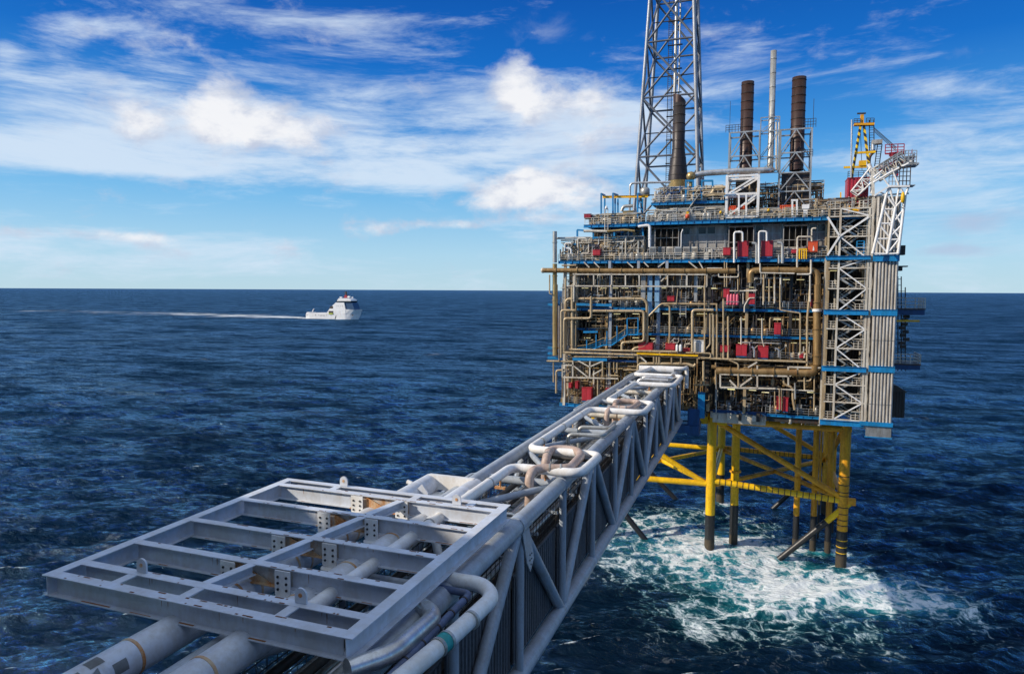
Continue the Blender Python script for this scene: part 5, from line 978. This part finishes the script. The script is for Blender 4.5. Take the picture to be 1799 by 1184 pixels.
# balconies sticking out on the far right
def balcony(x0, x1, y0_, y1_, Y, lab, mat=DBLUE, nm='side_balcony', rail=OLDWHITE):
    a = K(4, x0, y1_, Y); b = K(4, x1, y0_, Y); t = thing(nm, lab, 'balcony', tuple(a)); zf = a.z+(b.z-a.z)*.42
    MB().box(a.x-2, b.x, Y, Y+5, a.z, zf-.35).build('floor_box', mat, t); MB().box(a.x-2, b.x+.1, Y-.1, Y+5, zf-.343, zf-.15).build('floor_edge', DARK, t)
    MB().rail((a.x-2, Y, zf-.14), (b.x, Y, zf-.14), b.z-zf, .075, 1.3).build('railing', rail, t); MB().rail((b.x, Y, zf-.14), (b.x, Y+4.8, zf-.14), b.z-zf, .07, 1.3).build('railing', rail, t); return t
balcony(1400, 1590, 95, 225, 122, 'upper balcony with white railings jutting out at the far right'); balcony(1360, 1555, 515, 628, 120, 'lower balcony with white railings jutting out at the far right')
a = K(4, 1345, 985, 121); b = K(4, 1440, 800, 121); t = thing('side_cabin', 'dark brown cabin hanging low on the far right side behind the ribbed tower', 'cabin', tuple(a)); MB().ribbed(a.x-2, b.x, 121, a.z, b.z, .4, .1).build('wall', DARK, t); MB().box(a.x-2, b.x-.01, 121.02, 126, a.z, b.z).build('body', DARK, t); MB().prism([(a.x-2, b.z+.01), (b.x+.3, b.z+.01), (b.x-1.2, b.z+1.0), (a.x-2, b.z+1.6)], 120.8, 126).build('roof', DARK, t)
o = MB().bar(K(4, 1375, 270, 121.5), K(4, 1545, 270, 121.5), .4, .3).build('yellow_crane_rail', YEL); tag(o, 'yellow beam under the upper balcony at the far right', 'beam')
t = thing('side_mast', 'dark lattice of ladders and pipes climbing behind the ribbed tower on the right', 'lattice', tuple(K(4, 1400, 500, 124)))
for x in (1385, 1410, 1440): MB().bar(K(4, x, 640, 124), K(4, x, -60 if x < 1440 else 20, 124), .14, .14).build('post', DARK, t)
for y in range(-40, 630, 45): MB().bar(K(4, 1380, y, 124), K(4, 1442 if y > 20 else 1412, y, 124), .1, .1).build('rung', GALV if y % 2 else DARK, t)
for y in range(250, 500, 28): a = K(4, 1395+rng.randint(40), y, 123.5); MB().box(a.x, a.x+.8, 123.5, 124.3, a.z, a.z+.5).build('junction_box', DARK, t)
for i, (x0, x1, y0_, y1_) in enumerate(((1565, 1615, 620, 700), (1560, 1635, 790, 800))):
    a = K(2, x0, y1_, 121); b = K(2, x1, y0_, 121); o = MB().box(a.x, b.x, 121, 122.5, a.z, b.z).box(a.x-.5, b.x-.7, 121.2, 122.6, a.z-.6, a.z-.01).build('side_equipment_box', DARK); tag(o, ('dark equipment box at the right edge below the lattice boom', 'thin dark outrigger beam right of the ribbed tower')[i], 'equipment')

# ---------------- crane ----------------
YC = 114.5
cr = thing('pedestal_crane', 'maroon crane house with a black and yellow striped A frame on top', 'crane', tuple(K(6, 430, 830, YC)))
MB().tube([K(6, 430, 900, YC+1.5), K(6, 430, 790, YC+1.5)], 1.2, 20).build('pedestal', YELR, cr)
a = K(6, 348, 790, YC); b = K(6, 500, 640, YC); MB().ribbed(a.x, b.x, YC, a.z, b.z, .45, .08).box(a.x, b.x, YC+.02, YC+3.4, a.z, b.z).build('house', MAROON, cr); MB().box(a.x+.3, b.x+.3, YC+.2, YC+3.2, a.z-.8, a.z-.01).build('turntable', MAROON, cr); MB().box(a.x-.05, b.x+.05, YC-.15, YC+3.5, b.z+.003, b.z+.12).build('roof', MAROON, cr); MB().rail((a.x, YC, b.z+.13), (b.x, YC, b.z+.13), .9, .05, .7).build('railing', DARK, cr)
top = (455, 275)
for q in (0, 2.6):
    MB().bar(K(6, 380, 640, YC+q), K(6, 443, 270, YC+1), .34, .34).build('a_frame_leg', STRIPE, cr); MB().bar(K(6, 505, 600, YC+q), K(6, 463, 270, YC+1), .34, .34).build('a_frame_leg', STRIPE, cr)
MB().bar(K(6, 400, 470, YC+.3), K(6, 545, 462, YC+.3), .3, .3).build('cross_bar', YEL, cr); MB().bar(K(6, 325, 570, YC), K(6, 485, 565, YC), .25, .3).build('cross_bar', YEL, cr); MB().box(K(6, 430, 560, YC).x, K(6, 480, 560, YC).x, YC-.3, YC+.4, K(6, 430, 560, YC).z, K(6, 430, 525, YC).z).build('winch', YEL, cr)
MB().bar(K(6, 395, 275, YC+1), K(6, 535, 272, YC+1), .9, .3).build('top_platform', YELR, cr); MB().rail(K(6, 395, 272, YC+.6), K(6, 440, 272, YC+.6), .8, .05, .5).build('railing', DARK, cr); MB().rail(K(6, 480, 272, YC+.6), K(6, 535, 272, YC+.6), .9, .05, .5).build('railing', DARK, cr)
MB().bar(K(6, 452, 275, YC+1), K(6, 452, 205, YC+1), .45, .45).build('mast_head', YELR, cr); MB().bar(K(6, 418, 197, YC+1), K(6, 478, 195, YC+1), .3, .18).build('head_beam', DARK, cr)
MB().ladder(K(6, 520, 470, YC+1), K(6, 518, 240, YC+1), .6, .06).build('ladder', DARK, cr); MB().ladder(K(6, 555, 560, YC+1), K(6, 575, 410, YC+1), .6, .06).build('ladder', DARK, cr)
MB().tube([K(6, 376, 640, YC-.3), K(6, 381, 240, YC-.3)], .12, 8).build('exhaust_pipe', SILVER, cr); a = K(6, 520, 412, YC+.6); b = K(6, 590, 380, YC+.6); MB().box(a.x, b.x, YC, YC+1.2, a.z, b.z).build('grey_box', PANEL, cr); MB().tube([K(6, 530, 450, YC+.5), K(6, 530, 400, YC+.5)], .3, 10).build('silencer', SILVER, cr); MB().tube([K(6, 545, 455, YC+.4), K(6, 505, 490, YC+.4), K(6, 498, 600, YC+.4)], .2, 10, .5).build('dark_pipe', DARK, cr)
for q in ((0, 0), (.3, 8), (.6, 18), (.9, 28)): MB().tube([K(6, 537, 295+q[1], YC+1), K(6, 690, 430+q[1], YC+1)], .04, 6).build('stay_cable', DARK, cr)
MB().tube([K(6, 440, 300, YC+1), K(6, 452, 590, YC+1)], .04, 6).build('hoist_cable', DARK, cr)
# boom of the crane: rises to the right and ends in a railed working stage
bm = thing('crane_boom', 'crane boom with white side trusses and a maroon railed head, above the ribbed tower', 'crane boom', tuple(K(6, 380, 775, YC-1)))
def boom(par, A, B, W0, W1, n, w, mat, Yd, nm='chord'):
    # four chord lattice between A and B (points), widths in metres
    A = Vector(A); B = Vector(B); d = (B-A).normalized(); u = d.cross(Vector((0, 1, 0))).normalized()
    def pt(f, i, j): W = W0+(W1-W0)*f; return A.lerp(B, f)+u*(i*W/2)+Vector((0, j*Yd/2, 0))
    for i in (-1, 1):
        for j in (-1, 1): MB().tube([pt(0, i, j), pt(1, i, j)], w, 10).build(nm, mat, par)
    for k in range(n+1):
        f = k/n
        for j in (-1, 1): MB().tube([pt(f, -1, j), pt(f, 1, j)], w*.7, 8).build('lacing', mat, par)
        for i in (-1, 1): MB().tube([pt(f, i, -1), pt(f, i, 1)], w*.7, 8).build('lacing', mat, par)
        if k < n:
            f2 = (k+1)/n; s_ = 1 if k % 2 else -1
            for j in (-1, 1): MB().tube([pt(f, -s_, j), pt(f2, s_, j)], w*.75, 8).build('lacing', mat, par)
            for i in (-1, 1): MB().tube([pt(f, i, -1), pt(f2, i, 1)], w*.75, 8).build('lacing', mat, par)
boom(bm, K(6, 400, 750, YC-1), K(6, 540, 600, YC-1), 1.1, 1.7, 4, .13, WHITE, 1.4); boom(bm, K(6, 555, 620, YC-1), K(6, 735, 510, YC-1), 2.0, 1.9, 5, .12, OLDWHITE, 1.5)
MB().tube([K(6, 500, 545, YC-1.2), K(6, 520, 600, YC-1.2), K(6, 523, 750, YC-1.2)], .28, 12, .5).build('white_strut', WHITE, bm)
for (x0, y0_, x1, y1_, w, mt) in ((640, 480, 740, 470, .5, MAROON), (612, 475, 640, 475, .2, MAROON), (560, 590, 700, 510, .3, MAROON), (580, 650, 720, 575, .35, MAROON), (390, 745, 500, 640, .2, MAROON)): MB().bar(K(6, x0, y0_, YC-.8), K(6, x1, y1_, YC-.8), w, w).build('girder', mt, bm)
MB().rail(K(6, 612, 475, YC-1.5), K(6, 742, 470, YC-1.5), 1.3, .07, .8).build('railing', MAROON, bm); MB().rail(K(6, 565, 600, YC-1.9), K(6, 730, 500, YC-1.9), 1.0, .06, .7).build('railing', GALV, bm); MB().box(K(6, 740, 560, YC).x, K(6, 828, 560, YC).x, YC-2, YC+.8, K(6, 760, 568, YC).z, K(6, 760, 556, YC).z).build('stage', GALV, bm); MB().rail(K(6, 742, 556, YC-2), K(6, 828, 556, YC-2), 2.1, .06, .5, 5).build('railing', GALV, bm)
for i, (x, y, w, h_) in enumerate(((650, 470, 16, 26), (690, 462, 18, 30), (745, 500, 30, 34), (700, 500, 22, 30), (735, 545, 24, 30), (770, 520, 22, 26), (680, 600, 22, 30))): a = K(6, x, y+h_, YC-1.2); b = K(6, x+w, y, YC-1.2); MB().box(a.x, b.x, YC-1.6, YC-.6, a.z, b.z).build('sheave_block', (MAROON, MAROON, WHITE, GALV, GALV, WHITE, MAROON)[i], bm)
r = np.random.RandomState(44); ms = [MB() for _ in range(4)]
for i in range(90):
    f = r.rand(); p = K(6, 560+250*f, 610-110*f+r.randn()*14, YC-2+2.4*r.rand()); m = ms[r.randint(4)]; k = r.rand(); L = .3+.9*r.rand()
    if k < .4: m.box(p.x, p.x+.2+.3*r.rand(), p.y, p.y+.4, p.z, p.z+.15+.3*r.rand())
    elif k < .7: m.bar(p, p+Vector((L, 0, 0)), .07, .07)
    else: m.bar(p, p+Vector((.2, 0, L)), .07, .07)
for m, mt in zip(ms, (GALV, DARK, WHITE, MAROON)): tag(m.build('small_fittings', mt, bm), kind='stuff')
# leaning white lattice in front of the ribbed tower
lb = thing('lattice_boom', 'white lattice boom leaning in front of the upper ribbed tower', 'lattice boom', tuple(K(6, 575, 1180, YR-1.6)))
YB = YR-1.6
def kb(n, a, b, w=.17, mt=WHITE, nm='lacing', Y=YB, dY=0): MB().tube([K(n, *a, Y), K(n, *b, Y+dY)], w, 10).build(nm, mt, lb)
for a, b in (((1340, 690), (1455, 200)), ((1462, 690), (1530, 305)), ((1553, 690), (1612, 205))): kb(2, a, b, .2, WHITE, 'chord')
for a, b in (((1340, 690), (1462, 692)), ((1462, 692), (1555, 688)), ((1455, 200), (1530, 305)), ((1530, 305), (1610, 215)), ((1432, 320), (1532, 322)), ((1432, 320), (1510, 440)), ((1400, 440), (1505, 440)), ((1400, 455), (1485, 555)), ((1372, 568), (1480, 565)), ((1372, 575), (1470, 690)), ((1530, 410), (1600, 320)), ((1500, 535), (1580, 455)), ((1480, 670), (1560, 570)), ((1480, 440), (1560, 560)), ((1505, 320), (1585, 450)), ((1490, 575), (1570, 570))): kb(2, a, b, .13)
hd = thing('boom_rest_stage', 'white edged stage with grey cage railings at the head of the leaning lattice boom', 'stage', tuple(K(2, 1500, 150, YB)))
MB().bar(K(2, 1350, 210, YB), K(2, 1480, 130, YB), .3, .22).build('edge', WHITE, hd); MB().bar(K(2, 1480, 130, YB), K(2, 1648, 130, YB), .3, .25).build('edge', WHITE, hd); MB().bar(K(2, 1350, 208, YB+2), K(2, 1640, 190, YB+2), .3, .2).build('edge', GALV, hd)
MB().rail(K(2, 1560, 125, YB), K(2, 1650, 125, YB), 2.6, .07, .45, 4).build('cage_railing', DARK, hd); MB().rail(K(2, 1475, 125, YB+.5), K(2, 1560, 125, YB+.5), 2.4, .06, .5, 4).build('cage_railing', GALV, hd); a = K(2, 1480, 128, YB+.1); MB().box(a.x, a.x+3.2, YB+.1, YB+2.2, a.z-.05, a.z+.05).build('floor', GALV, hd)
for a, b, w_ in (((1455, 200), (1478, 135), .2), ((1530, 305), (1478, 140), .16), ((1530, 305), (1560, 140), .16), ((1612, 205), (1560, 135), .16), ((1612, 205), (1640, 135), .2), ((1455, 200), (1350, 210), .16), ((1400, 180), (1455, 200), .14), ((1500, 190), (1480, 130), .14), ((1345, 100), (1480, 20), .2), ((1345, 60), (1420, 0), .16), ((1480, 20), (1640, -60), .2), ((1500, -20), (1560, 125), .16), ((1420, 50), (1480, 130), .14)): MB().tube([K(2, *a, YB+.2), K(2, *b, YB+.2)], w_*.75, 8).build('brace', WHITE, hd)
MB().bar(K(2, 1342, 0, YB+.4), K(2, 1345, 210, YB+.4), .35, .3).build('post', OLDWHITE, hd)
a = K(2, 1590, 270, YB-.4); hk = thing('crane_hook', 'yellow hook block hanging beside the leaning lattice boom', 'hook', tuple(a)); MB().lathe([(0, 0), (.18, .1), (.26, .5), (.26, 1.1), (.12, 1.5), (0, 1.55)], tuple(a), 12).build('block', YEL, hk); MB().tube([(a.x, a.y, a.z), (a.x, a.y, a.z-.3), (a.x+.2, a.y, a.z-.5), (a.x, a.y, a.z-.7), (a.x-.18, a.y, a.z-.5)], .06, 8, .1).build('hook', GALV, hk); MB().bar((a.x, a.y, a.z+1.5), K(2, 1590, 150, YB-.4), .05, .05).build('cable', DARK, hk)

# dark scaffolding and drums near the right roof edge
o = MB().bar(K(2, 1075, 225, 116), K(2, 1075, 180, 116), .18, .18).build('short_mast', YEL); tag(o, 'short pale mast on the roof left of the crane house', 'mast')
t = thing('cable_drum', 'yellow winch drum on the roof below the crane house', 'drum', tuple(K(2, 1180, 345, 113.8)))
a = K(2, 1145, 325, 113.8); b = K(2, 1225, 325, 113.8); MB().tube([a, b], .35, 16).build('drum', YEL, t)
for p in (a, b): MB().tube([p-Vector((.06, 0, 0)), p+Vector((.06, 0, 0))], .6, 16).build('flange', YELR, t)

# ---------------- supply ship ----------------
SY, SX0, SX1, U = 882.0, -655.4, -561.0, .0803    # metres per enlarged-view pixel
sh = thing('supply_ship', 'white offshore supply vessel under way on the horizon side, wake behind it', 'ship', (-608, SY, 0))
def sx(c): return -655.4+(c-265)*U
def sz(c): return (742-c)*U
def hullsec(c, half, top, flare): return None
m = MB(); st_ = [(268, 8.5, 652), (360, 9.5, 655), (720, 9.5, 655), (745, 9.5, 640), (900, 9.5, 600), (1150, 9.3, 555), (1250, 8.3, 556), (1330, 6.6, 558), (1390, 4.0, 560), (1448, .5, 562)]
vs = []
for i, (c, hw, tp) in enumerate(st_):
    low = (1.0, 1.0, 1.0, 1.0, 1.0, .95, .78, .52, .22, .0)[i]; xb_ = sx(c) - (0, 0, 0, 0, 0, .2, 1.0, 2.2, 4.2, 7.0)[i]
    vs += [(xb_, SY-hw*low, -1), (sx(c)-(.5*(1-low)*6), SY-hw*(.35+.65*low), sz(tp)*.5), (sx(c), SY-hw, sz(tp)), (sx(c), SY+hw, sz(tp)), (sx(c)-(.5*(1-low)*6), SY+hw*(.35+.65*low), sz(tp)*.5), (xb_, SY+hw*low, -1)]
fs = [(i*6+k, (i+1)*6+k, (i+1)*6+k+1, i*6+k+1) for i in range(len(st_)-1) for k in range(5)]+[(0, 1, 2, 3, 4, 5)]
m.add(vs, fs).build('hull', WHITE, sh)
SN = paint('ship_white', (.82, .83, .84), .4, 0, 0, dirt=.08); NAVY_SHADE = paint('ship_navy_shade', (.02, .07, .17), .4, 0, 0)  # navy holds both blue paint and the shade on the superstructure's front
def shp(nm, poly, hw, mat, par=None): return MB().prism([(sx(a), sz(b)) for a, b in poly], SY-hw, SY+hw).build(nm, mat, par or sh)
shp('superstructure', [(735, 640), (800, 560), (885, 480), (950, 430), (1130, 430), (1160, 556), (1160, 640)], 9.3, SN); shp('forward_house', [(1132, 430), (1290, 432), (1345, 556), (1162, 556)], 7.8, NAVY_SHADE)
shp('wheelhouse', [(966, 404), (1000, 352), (1180, 348), (1262, 375), (1274, 400)], 8.3, SN); shp('window_band', [(964, 432), (956, 404), (1284, 400), (1262, 430)], 8.8, GLASS)
shp('mast_base', [(1060, 345), (1080, 290), (1120, 290), (1140, 345)], 1.6, MAROON); shp('mast', [(1080, 290), (1088, 225), (1108, 225), (1116, 290)], 1.0, DARK); shp('radar_bar', [(1060, 250), (1136, 250), (1136, 238), (1060, 238)], .8, DARK)
for c in (1000, 1240, 975): shp('radome', [(c-12, 345), (c-14, 330), (c, 322), (c+14, 330), (c+12, 345)], 1.0, SN)
for c in (1165,): shp('satellite_dome', [(c-20, 340), (c-26, 322), (c-8, 308), (c+14, 308), (c+28, 322), (c+18, 340)], 1.8, SN)
shp('funnel_gap', [(800, 545), (885, 545), (890, 500), (830, 500)], 9.4, DARK); 
m = MB()
bo = MB().box(sx(792), sx(895), SY-9.6, SY-9.4, sz(655), sz(590)).build('boat_bay', DARK, sh); MB().tube([(sx(800), SY-9.9, sz(642)), (sx(888), SY-9.9, sz(642))], .9, 12).build('rescue_boat', paint('lime_paint', (.55, .65, .05), .4), bo)
shp('deck_crane', [(335, 620), (350, 580), (378, 555), (384, 560), (358, 590), (350, 625)], .6, SN); shp('stern_gantry', [(275, 652), (290, 620), (345, 620), (350, 652)], 8.4, SN); shp('deck_rail', [(360, 655), (360, 632), (730, 628), (730, 655)], 9.45, SN)
for c, r_ in ((300, 8), (495, 10), (572, 8), (745, 8), (1305, 14), (842, 5)): MB().tube([(sx(c), SY-9.75 if c < 1300 else SY-7.9, sz(670 if c < 1300 else 658)), (sx(c), SY-9.3, sz(670 if c < 1300 else 658))], r_*U*.8, 10).build('porthole', DARK, sh)
for c in list(range(600, 650, 11))+list(range(668, 712, 11)): MB().box(sx(c), sx(c+6), SY-9.62, SY-9.5, sz(684), sz(672)).build('hull_lettering', DARK, sh)
for c in (970, 1000, 1045, 1095):
    for y in (500,): MB().box(sx(c), sx(c)+.8, SY-9.4, SY-9.3, sz(y), sz(y-10)).build('window', GLASS, sh)
MB().prism([(sx(922), sz(738)), (sx(942), sz(738)), (sx(962), sz(672)), (sx(950), sz(672))], SY-9.6, SY-9.5).build('draught_stripe', DARK, sh)
for c in range(360, 720, 60): MB().box(sx(c), sx(c)+3, SY-8, SY+8, sz(640), sz(628)-.2).build('deck_cargo', OLDWHITE if c % 120 else GALV, sh)
